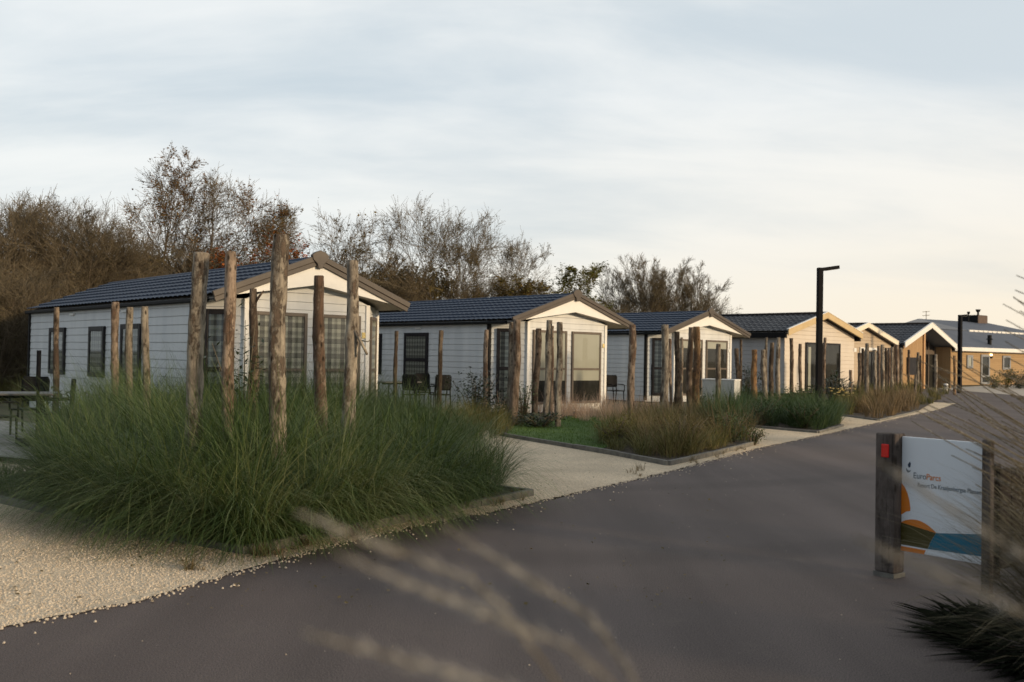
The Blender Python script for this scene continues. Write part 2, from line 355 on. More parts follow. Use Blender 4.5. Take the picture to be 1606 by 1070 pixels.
M['metal_black'] = mat('black_coated_metal', (.005, .005, .007), .6, var=(.008, .008, .010), scale=9, spec=.08)
M['cream'] = mat('cream_fascia', (.74, .66, .52), .5, var=(.78, .70, .56), scale=3)
M['peach'] = mat('cream_board_cladding', (.56, .50, .43), .6, var=(.62, .555, .475), scale=1.3)
M['greyboard'] = mat('grey_board_cladding', (.38, .375, .38), .6, var=(.43, .425, .43), scale=1.3)
M['roof_tile'] = mat('dark_concrete_tile', (.028, .031, .040), .6, var=(.055, .06, .072), scale=2.2, bump=.1, bscale=40)
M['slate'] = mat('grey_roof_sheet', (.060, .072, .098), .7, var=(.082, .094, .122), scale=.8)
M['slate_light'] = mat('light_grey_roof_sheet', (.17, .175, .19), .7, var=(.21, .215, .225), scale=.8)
M['larch'] = planks('larch_boards', (.30, .185, .09), (.42, .275, .14), .12, 'x')
M['oak'] = planks('oak_weatherboard', (.29, .19, .095), (.40, .27, .14), .16, 'z')
M['tan_wood'] = mat('tan_timber_post', (.42, .24, .11), .6, var=(.50, .30, .14), scale=6)  # tan timber of the porch post
M['signpost'] = bark('grey_weathered_timber', [(.05, .042, .038), (.085, .07, .062), (.12, .10, .09), (.15, .13, .115), (.075, .06, .052)], scale=.8, patch=.6)
M['panel'] = mat('sign_panel_white', (.66, .70, .74), .35, var=(.69, .73, .77), scale=2)
M['orange'] = mat('sign_orange', (.60, .17, .008), .4); M['olive'] = mat('sign_olive', (.05, .042, .004), .4)
M['blue'] = mat('sign_blue', (.0, .13, .22), .4); M['ink'] = mat('sign_grey_ink', (.13, .17, .20), .5)
M['ink_blue'] = mat('sign_dark_ink', (.03, .05, .09), .5)
M['red'] = mat('red_reflector', (.55, .008, .006), .25, var=(.65, .012, .01), scale=60)
M['log_a'] = bark('log_grey_tan', [(.10, .085, .07), (.20, .17, .135), (.30, .26, .205), (.38, .335, .27), (.095, .066, .048)], patch=.55)
M['log_b'] = bark('log_red_brown', [(.085, .066, .052), (.185, .14, .105), (.28, .215, .165), (.36, .29, .225), (.12, .075, .052)], patch=.55)
M['log_c'] = bark('log_dark_bark', [(.05, .04, .032), (.105, .08, .06), (.18, .14, .105), (.26, .21, .16), (.05, .035, .026)], patch=.52)
M['log_o'] = bark('log_orange_wood', [(.10, .06, .035), (.22, .125, .06), (.30, .19, .10), (.34, .25, .165), (.10, .065, .045)], patch=.52)
M['tree_bark'] = mat('tree_bark', (.055, .043, .030), .9, var=(.115, .088, .058), scale=5, bump=.5, bscale=25)
M['twig'] = mat('bare_twigs', (.085, .068, .042), .9, var=(.145, .116, .074), scale=1.2)
M['twig_grey'] = mat('grey_twigs', (.12, .104, .08), .9, var=(.19, .165, .125), scale=1.2)
M['grass'] = island_mat('ornamental_grass_blades', [(.012, .026, .005), (.030, .060, .014), (.066, .108, .028), (.130, .166, .058), (.26, .27, .14)], .6, .15, .8)
M['grass_dry'] = island_mat('dry_grass_blades', [(.055, .045, .020), (.11, .086, .038), (.19, .145, .075), (.30, .23, .14)], .8, .15, 1.0)
M['grass_straw'] = island_mat('straw_grass_blades', [(.055, .048, .026), (.11, .095, .055), (.18, .155, .10), (.26, .23, .16)], .8, .15, 1.0)
M['grass_tan'] = island_mat('tan_grass_blades', [(.10, .08, .04), (.18, .13, .07), (.28, .20, .125)], .8, .2, 1.0)
M['grass_olive'] = island_mat('olive_grass_blades', [(.045, .050, .014), (.09, .092, .026), (.155, .14, .05), (.26, .21, .105)], .7, .15, 1.0)
M['grass_blue'] = island_mat('blue_green_foliage', [(.020, .042, .014), (.04, .075, .024), (.07, .11, .038), (.11, .145, .062)], .6, .1, 1.0)
M['pink'] = island_mat('pinkish_seed_heads', [(.32, .21, .15), (.48, .35, .26), (.62, .50, .38)], .9, .2, 1.0)
M['plume'] = island_mat('straw_plumes', [(.30, .285, .26), (.42, .405, .375), (.52, .505, .47)], .9, .3, 1.0)
M['stem'] = island_mat('straw_stems', [(.08, .065, .035), (.15, .12, .07), (.21, .175, .11)], .8, .1, 1.0)
M['leaf_dark'] = island_mat('dark_evergreen_leaves', [(.010, .018, .008), (.022, .036, .015), (.04, .055, .024)], .45, .05, 2.0, .4)
M['leaf_green'] = island_mat('green_leaves', [(.03, .05, .012), (.055, .085, .02), (.09, .12, .03)], .6, .15, 1.0)
M['leaf_olive'] = island_mat('olive_autumn_leaves', [(.06, .055, .014), (.10, .085, .02), (.16, .115, .03), (.20, .12, .03)], .7, .2, .7)
M['leaf_rust'] = island_mat('rust_autumn_leaves', [(.10, .040, .014), (.19, .08, .024), (.23, .13, .035), (.14, .12, .034)], .7, .2, .5)
M['leaf_red'] = island_mat('red_autumn_leaves', [(.24, .045, .018), (.34, .09, .02), (.20, .10, .025), (.30, .05, .03)], .7, .2, .8)
M['leaf_brown'] = island_mat('brown_autumn_leaves', [(.062, .050, .020), (.11, .086, .034), (.165, .130, .054)], .8, .1, .6)
M['leaf_yellow'] = island_mat('yellow_green_leaves', [(.06, .075, .012), (.12, .12, .02), (.20, .16, .03)], .7, .2, .8)
M['flower'] = mat('yellow_flower_heads', (.60, .42, .05), .7, var=(.70, .62, .40), scale=30)
lamp_on = bpy.data.materials.new('lit_lamp'); lamp_on.use_nodes = True
_p = lamp_on.node_tree.nodes['Principled BSDF']; _p.inputs['Emission Color'].default_value = (1, .62, .25, 1); _p.inputs['Emission Strength'].default_value = 6
M['lit'] = lamp_on

#@@STRUCT
# ------------------------------------------------------------------ ground, road, gravel, beds
def sheet(name, pts, z, mt, kind='structure', jag=0, step=.25, label=None):
    """flat polygon sheet at height z; jag gives its outline a ragged edge"""
    P = []
    n = len(pts)
    for i in range(n):
        a = Vector((pts[i][0], pts[i][1])); b = Vector((pts[(i+1) % n][0], pts[(i+1) % n][1]))
        if jag and (a-b).length < 60:
            k = max(1, int((a-b).length/step)); nr = Vector((-(b-a).y, (b-a).x)).normalized() if (b-a).length else Vector((0, 0))
            for q in range(k): P.append(a.lerp(b, q/k) + nr*R.gauss(0, jag)*(q > 0))
        else: P.append(a)
    bm = bmesh.new(); vs = [bm.verts.new((p.x, p.y, z)) for p in P]
    f = bm.faces.new(vs); bmesh.ops.triangulate(bm, faces=[f]); 
    for f in bm.faces:
        if f.normal.z < 0: f.normal_flip()
    me = bpy.data.meshes.new(name); bm.to_mesh(me); bm.free(); me.materials.append(mt)
    o = bpy.data.objects.new(name, me); S.collection.objects.link(o)
    return tag(o, label, None, None, kind)
sheet('ground', [(-900, -60), (900, -60), (900, 1600), (-900, 1600)], -.03, M['ground'])
EDGE = [(-120, 1012), (0, 985), (200, 948), (390, 893), (500, 862), (650, 826), (800, 797), (950, 763), (1050, 740), (1180, 705), (1300, 680), (1400, 658), (1470, 643), (1500, 633)]
edge = [G(*p) for p in EDGE]
e0 = edge[0] + (edge[0]-edge[1]).normalized()*9
far = G(1500, 633)
sheet('road', [(e0.x-1, e0.y-1), *[(p.x-.25, p.y+.12) for p in edge], (18.5, 47), (22, 60), (60, 78), (80, 60), (60, 10), (20, -8), (2, -9)], 0.0, M['asphalt'])
sheet('paved_forecourt', [(27, 50), (28, 63), (47, 88), (75, 90), (70, 55), (40, 46)], .004, M['paving'])
sheet('gravel_path', [(e0.x, e0.y), *[(p.x, p.y) for p in edge], (17.2, 41), (14, 41), (9, 33), (2, 24), (-3, 17.5), (-7.2, 15.0), (-12, 13.5), (-16, 9), (-12, -1)], .008, M['gravel'], jag=.022, step=.09)
# pebbles strewn along the road edge and over the gravel
def pebbles():
    mb = MB()
    def stone(x, y, r, z=.006):
        i = len(mb.v); n = 5; a0 = R.random()*6.3
        for q in range(n):
            a = a0+2*math.pi*q/n; k = r*R.uniform(.7, 1.2); mb.v.append((x+math.cos(a)*k, y+math.sin(a)*k, z))
        for q in range(n):
            a = a0+2*math.pi*q/n; k = r*R.uniform(.35, .7); mb.v.append((x+math.cos(a)*k, y+math.sin(a)*k, z+r*R.uniform(.7, 1.1)))
        for q in range(n): mb.f.append((i+q, i+(q+1) % n, i+n+(q+1) % n, i+n+q))
        mb.f.append(tuple(i+n+q for q in range(n)))
    for k in range(len(edge)-2):
        a, b = edge[k], edge[k+1]; L_ = (b-a).length; t = (b-a).normalized(); nr = Vector((-t.y, t.x, 0))
        for _ in range(int(L_*(95 if a.y < 14 else 40))):
            p = a + t*R.uniform(0, L_) - nr*(abs(R.gauss(0, .06)) - .03 if R.random() < .9 else -R.uniform(0, .0)+abs(R.gauss(0, .22)))
            stone(p.x, p.y, R.uniform(.005, .012))
        for _ in range(int(L_*(330 if a.y < 11 else 60))):
            p = a + t*R.uniform(0, L_) + nr*R.uniform(0, 1.6)**1.0
            stone(p.x, p.y, R.uniform(.004, .009), .008)
    for _ in range(160):
        stone(R.uniform(-3, 4), R.uniform(4, 14), R.uniform(.002, .005), .001)
    for _ in range(9000):
        qx = R.uniform(-40, 400); p = G(qx, R.uniform(800, 980-.246*max(0, qx-30))); stone(p.x, p.y, R.uniform(.0035, .008), .008)
    o = mb.build('gravel_stones', mat('pebble', (.42, .345, .255), .9, var=(.70, .61, .49), scale=45)); tag(o, kind='stuff')
pebbles()

def kerb_run(pts, h=.11, w=.07, name='kerb'):
    mb = MB()
    for a, b in zip(pts[:-1], pts[1:]):
        a = Vector((a[0], a[1], 0)); b = Vector((b[0], b[1], 0)); L_ = (b-a).length; n = max(1, round(L_/1.0)); t = (b-a)/n; rz = math.atan2(t.y, t.x)
        for k in range(n):
            Mx = Matrix.Translation(a+t*k + Vector((0, 0, R.uniform(-.006, .006)))) @ Matrix.Rotation(rz + R.uniform(-.006, .006), 4, 'Z')
            mb.box(.004, t.length-.004, -w/2, w/2, -.05, h, Mx)
    o = bevel(mb.build(name, M['kerb']), .008); tag(o, kind='structure'); return o
A1, B1 = G(388, 871), G(834, 778); L1 = G(170, 829)
back = Vector((-.79, .61, 0))
B1b = B1 + back*3.2
bed1 = [G(-60, 775), L1, A1, B1, B1b, G(590, 664), G(200, 690)]
sheet('planting_bed', [(p.x, p.y) for p in bed1], .03, M['soil'])
kerb_run([G(-60, 775), L1, A1], .07); kerb_run([A1, B1], .08); kerb_run([B1, B1b], .08)
C2 = G(1048, 731)
bed2l = [G(780, 683), G(830, 692), G(900, 704), G(970, 716), C2]; bed2r = [C2, G(1115, 716), G(1188, 697)]
bed2b = [G(1188, 697), G(1150, 668), G(1110, 656), G(1000, 652), G(880, 652), G(740, 668)]
sheet('planting_bed', [(p.x, p.y) for p in bed2l + bed2r[1:] + bed2b[1:]], .03, M['soil'])
lawn_poly = [G(795, 686), G(830, 691.5), G(900, 703.5), G(940, 710), G(985, 690), G(1010, 665), G(960, 657), G(890, 656), G(800, 672)]
sheet('lawn', [(p.x, p.y) for p in lawn_poly], .045, M['lawn'])
kerb_run(bed2l, .08); kerb_run(bed2r, .08)
K3 = G(1283, 680)
bed3 = [G(1170, 670), K3, G(1322, 669), G(1300, 655), G(1200, 645), G(1150, 650)]
sheet('planting_bed', [(p.x, p.y) for p in bed3], .03, M['soil']); kerb_run([bed3[0], K3, bed3[2]], .06)
K4 = G(1378, 660.5)
bed4 = [G(1308, 651), K4, G(1440, 646), G(1470, 628), G(1420, 620), G(1320, 625)]
sheet('planting_bed', [(p.x, p.y) for p in bed4], .03, M['soil']); kerb_run([bed4[0], K4, bed4[2]], .05)
tl = [G(-90, 707, .1), G(60, 722, .1), G(110, 668, .1), G(-60, 655, .1)]
sheet('terrace', [(p.x, p.y) for p in tl], .10, M['terrace'])

# ------------------------------------------------------------------ chalets
BOARD = .172
def siding_ring(mb, ring, z0, z1, board=BOARD, closed=False, out=.018):
    """lapped horizontal boards following a plan outline (outward = right of travel direction)"""
    n = len(ring); P = [Vector((p[0], p[1])) for p in ring]; offs = []
    for i in range(n):
        def nrm(a, b): d = (b-a).normalized(); return Vector((d.y, -d.x))
        ns = []
        if i > 0 or closed: ns.append(nrm(P[i-1], P[i]))
        if i < n-1 or closed: ns.append(nrm(P[i], P[(i+1) % n]))
        v = sum(ns, Vector((0, 0)))/len(ns); offs.append(v/max(.3, v.length_squared))
    prof = []; z = z0
    while z < z1-1e-4:
        zt = min(z+board, z1)
        prof += [(out*.55, z), (out, z+.006), (out*.55 if True else 0, zt-.016), (0.0, zt-.012), (0.0, zt)]
        z = zt
    base = len(mb.v); m_ = len(prof)
    for o, zz in prof:
        for i in range(n): q = P[i]+offs[i]*o; mb.v.append((q.x, q.y, zz))
    for k in range(m_-1):
        for i in range(n if closed else n-1):
            j = (i+1) % n; mb.f.append((base+k*n+i, base+k*n+j, base+(k+1)*n+j, base+(k+1)*n+i))
def gable_siding(mb, w, zb, zapex, y, board=BOARD, out=.018):
    """boards filling a gable triangle on the plane local y"""
    z = zb
    while z < zapex-.01:
        zt = min(z+board, zapex); h0 = w*(zapex-z)/(zapex-zb); h1 = w*(zapex-zt)/(zapex-zb)
        mb.quad((-h0, y-out, z), (h0, y-out, z), (h1, y-out*.55, zt-.016 if zt < zapex else zt), (-h1, y-out*.55, zt-.016 if zt < zapex else zt))
        mb.quad((-h0, y, z-.012), (h0, y, z-.012), (h0, y-out, z), (-h0, y-out, z))
        z = zt
    mb.tri((-w, y+.004, zb), (w, y+.004, zb), (0, y+.004, zapex))
def tile_slope(mb, y0, y1, x0, z0, x1, z1, pitch=.22, row=.35, amp=.025, lap=.034, sub=6):
    """tiled roof slope; ridge edge at (x0,z0), eave edge at (x1,z1), along local y"""
    ln = math.hypot(x1-x0, z1-z0); dx, dz = (x1-x0)/ln, (z1-z0)/ln; nx, nz = (-dz, dx) if dx > 0 else (dz, -dx)
    if nz < 0: nx, nz = -nx, -nz
    rows = max(1, round(ln/row)); ts = []
    for k in range(rows):
        for q in (0.0, .35, .8, .985): ts.append((ln*(k+q)/rows, lap*q))
    ts.append((ln, lap))
    ny = int((y1-y0)/pitch*sub); i0 = len(mb.v); n = ny+1
    for t, hl in ts:
        for k in range(n):
            y = y0+(y1-y0)*k/ny; ph = (k/sub) % 1.0
            h = hl + amp*(abs(math.sin(math.pi*ph))**.7)
            mb.v.append((x0+dx*t+nx*h, y, z0+dz*t+nz*h))
    for a in range(len(ts)-1):
        for k in range(ny):
            q = i0+a*n+k; mb.f.append((q, q+1, q+n+1, q+n))
def window(root, x0, x1, z0, z1, fm, inner, y=0.0, rail=None, blind=None, Mx=None, name='window', fw=.07, proud=.05, sashes=1):
    """frame with pane and curtain/blind as sub-parts on the plane local y (outward = -y), Mx places other walls"""
    I = Matrix.Identity(4) if Mx is None else Mx
    f = MB()
    f.box(x0, x0+fw, y-proud, y+.01, z0, z1, I); f.box(x1-fw, x1, y-proud, y+.01, z0, z1, I)
    f.box(x0+fw, x1-fw, y-proud, y+.01, z1-fw, z1, I); f.box(x0+fw, x1-fw, y-proud, y+.01, z0, z0+fw, I)
    if rail: f.box(x0+fw, x1-fw, y-proud*.9, y+.01, rail-fw*.45, rail+fw*.45, I)
    for k in range(1, sashes):
        xm = x0+(x1-x0)*k/sashes; f.box(xm-fw*.5, xm+fw*.5, y-proud*.95, y+.01, z0+fw, z1-fw, I)
    w = bevel(f.build(name, fm, root), .006, 1)
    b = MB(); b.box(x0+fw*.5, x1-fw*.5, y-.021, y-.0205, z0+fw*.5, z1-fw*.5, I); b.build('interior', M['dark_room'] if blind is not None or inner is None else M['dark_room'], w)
    if inner is not None:
        zb = blind if blind is not None else z0+fw*.5
        c = MB(); nseg = 36; xs = [x0+fw*.6+(x1-x0-fw*1.2)*k/nseg for k in range(nseg+1)]
        wav = .004 if blind is None else 0.0
        i0 = len(c.v)
        for zz in (zb, z1-fw*.5):
            for k, xx in enumerate(xs): c.v.append(tuple(I @ Vector((xx, y-.026-wav*(1+math.sin(k*1.35))*.5, zz))))
        for k in range(nseg): c.f.append((i0+k, i0+k+1, i0+nseg+2+k, i0+nseg+1+k))
        c.build('blind' if blind is not None else 'curtain', inner, w)
    g = MB(); yy = y-.033
    g.quad(*[I @ Vector(p) for p in ((x0+fw*.5, yy, z0+fw*.5), (x1-fw*.5, yy, z0+fw*.5), (x1-fw*.5, yy, z1-fw*.5), (x0+fw*.5, yy, z1-fw*.5))])
    g.build('pane', M['glass'], w)
    return w

H_RIDGE, EAVE_Z, OVER = 3.5, 2.66, .35
DIM = {1: (2.17, .72, 1.37), 2: (2.53, .78, 1.64), 3: (2.66, .74, 1.80)}     # roof half width, bay depth, front half width
ORG = {1: (-4.06, 19.20), 2: (1.66, 28.66), 3: (7.44, 37.46)}
def chalet(idx, label, length, blinds):
    org = ORG[idx]; ROOF_HALF, BAY, HALF = DIM[idx]; BODY = HALF + BAY
    root = thing('chalet', label, 'chalet', (org[0], org[1], 0), YAW, 'white chalets with blue tiled roofs')
    wz = 2.62
    ring = [(-BODY, length), (-BODY, BAY), (-HALF, 0), (HALF, 0), (BODY, BAY), (BODY, length)]
    wl = MB(); siding_ring(wl, ring, .22, wz); 
    slope = (H_RIDGE-EAVE_Z)/ROOF_HALF
    gable_siding(wl, HALF, wz, wz+.62, -.002)
    # back wall
    wl.quad((-BODY, length, .2), (BODY, length, .2), (BODY, length, wz), (-BODY, length, wz)); wl.tri((-BODY, length, wz), (BODY, length, wz), (0, length, H_RIDGE-.05))
    wall = wl.build('wall', M['siding'], root)
    pl = MB(); 
    pr = [Vector((x*1.0, y)) for x, y in ring]
    for a, b in zip(ring[:-1], ring[1:]): pl.quad((a[0], a[1], 0), (b[0], b[1], 0), (b[0], b[1], .225), (a[0], a[1], .225))
    pl.build('plinth', M['white'] if idx == 2 else M['siding'], root)
    # corner boards
    for (x, y), mt_, nm in (((-HALF, 0), 'white', 'corner_board'), ((HALF, 0), 'white', 'corner_board'), ((-BODY, BAY), 'black', 'downpipe'), ((BODY, BAY), 'white', 'corner_board'), ((-BODY, length), 'black', 'corner_board')):
        c = MB(); r = .055 if mt_ == 'black' else .05
        c.box(x-r, x+r, y-r, y+r, .05, wz); bevel(c.build(nm, M[mt_], root), .012)
    # roof: tiled slopes, ridge cap, gutters
    rf = MB(); y0, y1 = -OVER+.03, length+.12
    tile_slope(rf, y0, y1, 0, H_RIDGE-.035, -ROOF_HALF, EAVE_Z-.035); tile_slope(rf, y0, y1, 0, H_RIDGE-.035, ROOF_HALF, EAVE_Z-.035)
    roof = rf.build('roof', M['roof_blue'], root)
    rc = MB(); rc.tube([(0, y0, H_RIDGE-.03), (0, y1, H_RIDGE-.03)], [.055, .055], 8); rc.build('ridge_cap', M['roof_blue'], roof, True)
    for s in (-1, 1):
        gt = MB(); gt.box(s*ROOF_HALF-.05, s*ROOF_HALF+.05, y0+.25, y1, EAVE_Z-.14, EAVE_Z-.055); bevel(gt.build('gutter', M['black'], root), .02)
        uf = MB(); uf.box(min(s*BODY, s*(ROOF_HALF-.055)), max(s*BODY, s*(ROOF_HALF-.055)), BAY, y1, EAVE_Z-.13, EAVE_Z-.10); uf.build('soffit', M['black'], root)
    # roof underside
    us = MB(); e = .085
    for s in (-1, 1): us.quad((0, y0, H_RIDGE-e), (s*ROOF_HALF, y0, EAVE_Z-e), (s*ROOF_HALF, y1, EAVE_Z-e), (0, y1, H_RIDGE-e))
    us.build('roof_underside', M['soffit'], root)
    # bargeboards in two steps with a shaped finial
    t = Vector((ROOF_HALF, EAVE_Z-H_RIDGE)).normalized(); nn = Vector((-t.y, t.x))
    for s in (-1, 1):
        bb = MB()
        def strip(d0, d1, ya, yb):
            a = Vector((0, H_RIDGE)); ln = math.hypot(ROOF_HALF, EAVE_Z-H_RIDGE)+.03
            def P(u, d): q = a+t*u+nn*d; return (s*q.x, ya, q.y)
            u0a = -d0*t.y/t.x if False else 0
            poly = [P(0, d0), P(ln, d0), P(ln, d1), P(0, d1)]
            # meet on the centre line
            poly[0] = (0, ya, H_RIDGE+d0/t.x); poly[3] = (0, ya, H_RIDGE+d1/t.x)
            bb.prism(poly, (0, yb-ya, 0))
        strip(.055, -.055, -OVER-.035, -OVER+.03); strip(-.0551, -.15, -OVER-.012, -OVER+.03)
        bevel(bb.build('bargeboard', M['brown'], root), .008, 1)
    fn = MB(); yy = -OVER-.06
    fn.prism([(-.05, yy, 3.27), (.05, yy, 3.27), (.075, yy, 3.36), (.17, yy, 3.44), (.19, yy, 3.53), (.12, yy, 3.585), (0, yy, 3.63), (-.12, yy, 3.585), (-.19, yy, 3.53), (-.17, yy, 3.44), (-.075, yy, 3.36)], (0, .09, 0))
    bevel(fn.build('finial', M['brown'], root), .01)
    # white chevron panel under the bargeboards, shallower below than above
    cp = MB(); zi = H_RIDGE-.58; tipx = ROOF_HALF-.36
    zo = lambda x: H_RIDGE-.145-slope*x
    ztip = zo(tipx)
    for s in (-1, 1):
        cp.prism([(0, -OVER+.035, zo(0)), (s*tipx, -OVER+.035, ztip), (0, -OVER+.035, zi+.03)], (0, .03, 0))
    cp.build('gable_panel', M['white'], root)
    sf = MB()
    for s in (-1, 1):
        sf.quad((0, -OVER+.05, zi+.03), (s*tipx, -OVER+.05, ztip), (s*tipx, BAY, ztip), (0, .0, zi+.20))
        sf.tri((s*tipx, -OVER+.05, ztip), (s*ROOF_HALF, -OVER+.05, EAVE_Z-.12), (s*tipx, BAY, ztip)); sf.tri((s*ROOF_HALF, -OVER+.05, EAVE_Z-.12), (s*ROOF_HALF, BAY, EAVE_Z-.12), (s*tipx, BAY, ztip))
    sf.build('porch_soffit', M['soffit'], root)
    # front windows
    def hx(px, py): return plane_hit(px, py, ORG[2], YAW, yc=0).x
    zt = plane_hit(921, 521, ORG[2], YAW, yc=0).z; zr = plane_hit(921, 579, ORG[2], YAW, yc=0).z; zb = .24
    k_ = HALF/1.64; xa0, xa1, xb0, xb1 = -1.46*k_, -.08*k_, .14*k_, 1.42*k_
    inner = {'plaid': (M['plaid'], None), 'long': (M['blind'], .92), 'short': (M['blind'], 2.05)}[blinds]
    for x0, x1 in ((xa0, xa1), (xb0, xb1)): window(root, x0, x1, zb, zt, M['frame_brown'], inner[0], -.02, rail=zr, blind=inner[1])
    # canted sides
    d = Vector((-BAY, BAY, 0)).normalized(); L_ = BAY*math.sqrt(2)
    ML = Matrix.Translation((-BODY, BAY, 0)) @ Matrix.Rotation(math.atan2(-BAY, BAY), 4, 'Z')
    window(root, .22, L_-.22, .24, zt+.02, M['frame_dark'], M['plaid'], -.02, rail=zr, Mx=ML, name='side_window', fw=.10)
    MR = Matrix.Translation((HALF, 0, 0)) @ Matrix.Rotation(math.atan2(BAY, BAY), 4, 'Z')
    window(root, .20, L_-.20, .24, zt, M['frame_brown'], M['plaid'], -.02, rail=zr, Mx=MR, name='side_window')
    # windows and door of the long left side; its plane is local x = -BODY, seen from outside x runs towards the front
    MS = Matrix.Translation((-BODY, length, 0)) @ Matrix.Rotation(-math.pi/2, 4, 'Z')
    def sx(px): return length - plane_hit(px, 540, org, YAW, xc=-BODY-.02).y
    def sz(px, py): return plane_hit(px, py, org, YAW, xc=-BODY-.02).z
    if idx == 1:
        for a, b in ((79, 103), (141, 165)): window(root, sx(a), sx(b), .97, 2.13, M['frame_dark'], M['plaid'], -.02, Mx=MS, name='side_window', fw=.11)
        window(root, sx(191), sx(222), .15, 2.16, M['frame_dark'], M['plaid'], -.02, rail=1.1, Mx=MS, name='door', fw=.11)
    elif idx == 2:
        window(root, sx(635), sx(672), .50, 2.30, M['frame_dark'], M['plaid'], -.02, rail=1.45, Mx=MS, name='side_window', fw=.11)
        window(root, sx(570), sx(599), .95, 2.28, M['frame_dark'], M['plaid'], -.02, Mx=MS, name='side_window', fw=.11)
    else:
        window(root, 3.2, 4.1, .95, 2.28, M['frame_dark'], M['plaid'], -.02, Mx=MS, name='side_window', fw=.11)
    # small vents/lights under the eaves of the long side
    for u in (3.4, 6.8):
        v = MB(); v.box(-BODY-.05, -BODY-.012, length-u-.14, length-u+.14, 2.42, 2.47); v.build('vent', M['white'], root)
    # number plate on the front
    nb = MB(); nb.box(HALF-.13, HALF-.02, -.035, -.021, 1.93, 2.05); pn = nb.build('number_plate', M['flower'] if idx < 3 else M['white'], root)
    if idx == 1: pn['label'] = 'orange and white number plate'
    return root
chalet(1, 'white chalet with plaid curtained front windows, nearest and behind the tall grass', 10.95, 'plaid')
chalet(2, 'white chalet with long beige blinds in its front windows, behind the lawn', 10.95, 'long')
chalet(3, 'white chalet with short pale blinds and yellow lit gable behind white utility cabinet', 10.95, 'short')

# ------------------------------------------------------------------ cottages farther down the road
def rotz_org(px, py, z):
    p = G(px, py, z); return p
def cottage(name, label, apex_px, ridge, eave, half, length, side_mat, front_mat, fascia_mat, over=.35, fas=.30, tile='roof_tile', boards=True, recess=None, group=None, wall_in=.22):
    a = G(*apex_px, ridge); v = Vector((-math.sin(YAW), math.cos(YAW), 0))
    org = a + v*over; org.z = 0
    root = thing(name, label, 'cottage', (org.x, org.y, 0), YAW, group)
    w = half-wall_in; ez = eave-.14; sl = (ridge-eave)/half
    def side(s):
        wl = MB(); 
        if s < 0: siding_ring(wl, [(-w, length), (-w, 0)], .1, ez, .2)
        else: siding_ring(wl, [(w, 0), (w, length)], .1, ez, .2)
        wl.build('side_wall', side_mat, root)
    side(-1); side(1)
    zap = ez + sl*w
    if recess is None:
        fw = MB()
        if boards: siding_ring(fw, [(-w, 0), (w, 0)], .1, ez, .2); gable_siding(fw, w, ez, zap, 0, .2)
        fw.build('front_wall', front_mat, root)
    bk = MB(); bk.quad((-w, length, 0), (w, length, 0), (w, length, ez), (-w, length, ez)); bk.tri((-w, length, ez), (w, length, ez), (0, length, zap)); bk.build('back_wall', side_mat, root)
    rf = MB(); y0, y1 = -over+.02, length+.2
    for s in (-1, 1): tile_slope(rf, y0, y1, 0, ridge-.03, s*half, eave-.03, .30, .36, .03, .03, 5)
    roof = rf.build('roof', M[tile], root)
    rc = MB(); rc.tube([(0, y0, ridge-.01), (0, y1, ridge-.01)], [.11, .11], 8); rc.build('ridge_cap', M['black'], roof, True)
    us = MB(); e = .10
    for s in (-1, 1): us.quad((0, y0, ridge-e), (s*half, y0, eave-e), (s*half, y1, eave-e), (0, y1, ridge-e))
    us.build('roof_underside', M['soffit'] if recess is None else M['slate_light'], root)
    for s in (-1, 1):
        g = MB(); g.box(s*half-.07, s*half+.07, y0+.1, y1, eave-.34, eave-.08); g.build('gutter', M['black'], root)
        fb = MB()
        poly = [(0, -over-.03, ridge+.07), (s*(half+.02), -over-.03, eave+.07), (s*(half+.02), -over-.03, eave+.07-fas), (0, -over-.03, ridge+.07-fas)]
        fb.prism(poly, (0, .06, 0)); bevel(fb.build('fascia', fascia_mat, root), .01, 1)
        cb = MB(); cb.prism([(0, -over-.045, ridge+.10), (s*(half+.03), -over-.045, eave+.10), (s*(half+.03), -over-.045, eave+.071), (0, -over-.045, ridge+.071)], (0, .12, 0))
        cb.build('verge_trim', M['white'], root)
    return root, org, w, ez, zap
SAND = mat('sand_fascia', (.50, .37, .19), .5, var=(.55, .42, .23), scale=3)
c4, o4, w4, ez4, za4 = cottage('cottage', 'cream boarded cottage with dark tiles and sand coloured fascia behind the street lamp', (1298, 492), 4.0, 3.05, 3.5, 12, M['greyboard'], M['peach'], SAND, group='cottages along the road')
def hit4(px, py): return plane_hit(px, py, o4, YAW, yc=-.02)
a, b = hit4(1263, 536), hit4(1317, 540)
window(c4, a.x, b.x, .12, (a.z+b.z)/2, M['frame_dark'], None, -.02, name='sliding_door', fw=.09, proud=.06, sashes=2)
cm = MB(); q0, q1 = hit4(1267, 560), hit4(1271, 560); cm.box(q0.x, q1.x, -.052, -.048, .2, a.z-.25); cm.build('curtain', M['blind'], c4)
pl = MB(); q = hit4(1341, 549); pl.box(q.x-.12, q.x+.12, -.04, -.02, q.z-.1, q.z+.1); pl.build('number_plate', M['white'], c4)
dp = MB(); q = plane_hit(1222, 540, o4, YAW, xc=-w4-.06); dp.tube([(-w4-.07, .35, .0), (-w4-.07, .35, ez4)], [.05, .05], 8); dp.build('downpipe', M['white'], c4, True)
c5, o5, w5, ez5, za5 = cottage('cottage', 'tan cottage with pale cream fascia between the cream cottage and the larch one', (1362, 508.5), 3.85, 2.85, 3.7, 11, M['peach'], mat('tan_board_cladding', (.40, .32, .23), .6, var=(.46, .37, .27), scale=1.2), M['cream'], fas=.26, group='cottages along the road')
a, b = plane_hit(1350, 552, o5, YAW, yc=-.02), plane_hit(1398, 560, o5, YAW, yc=-.02)
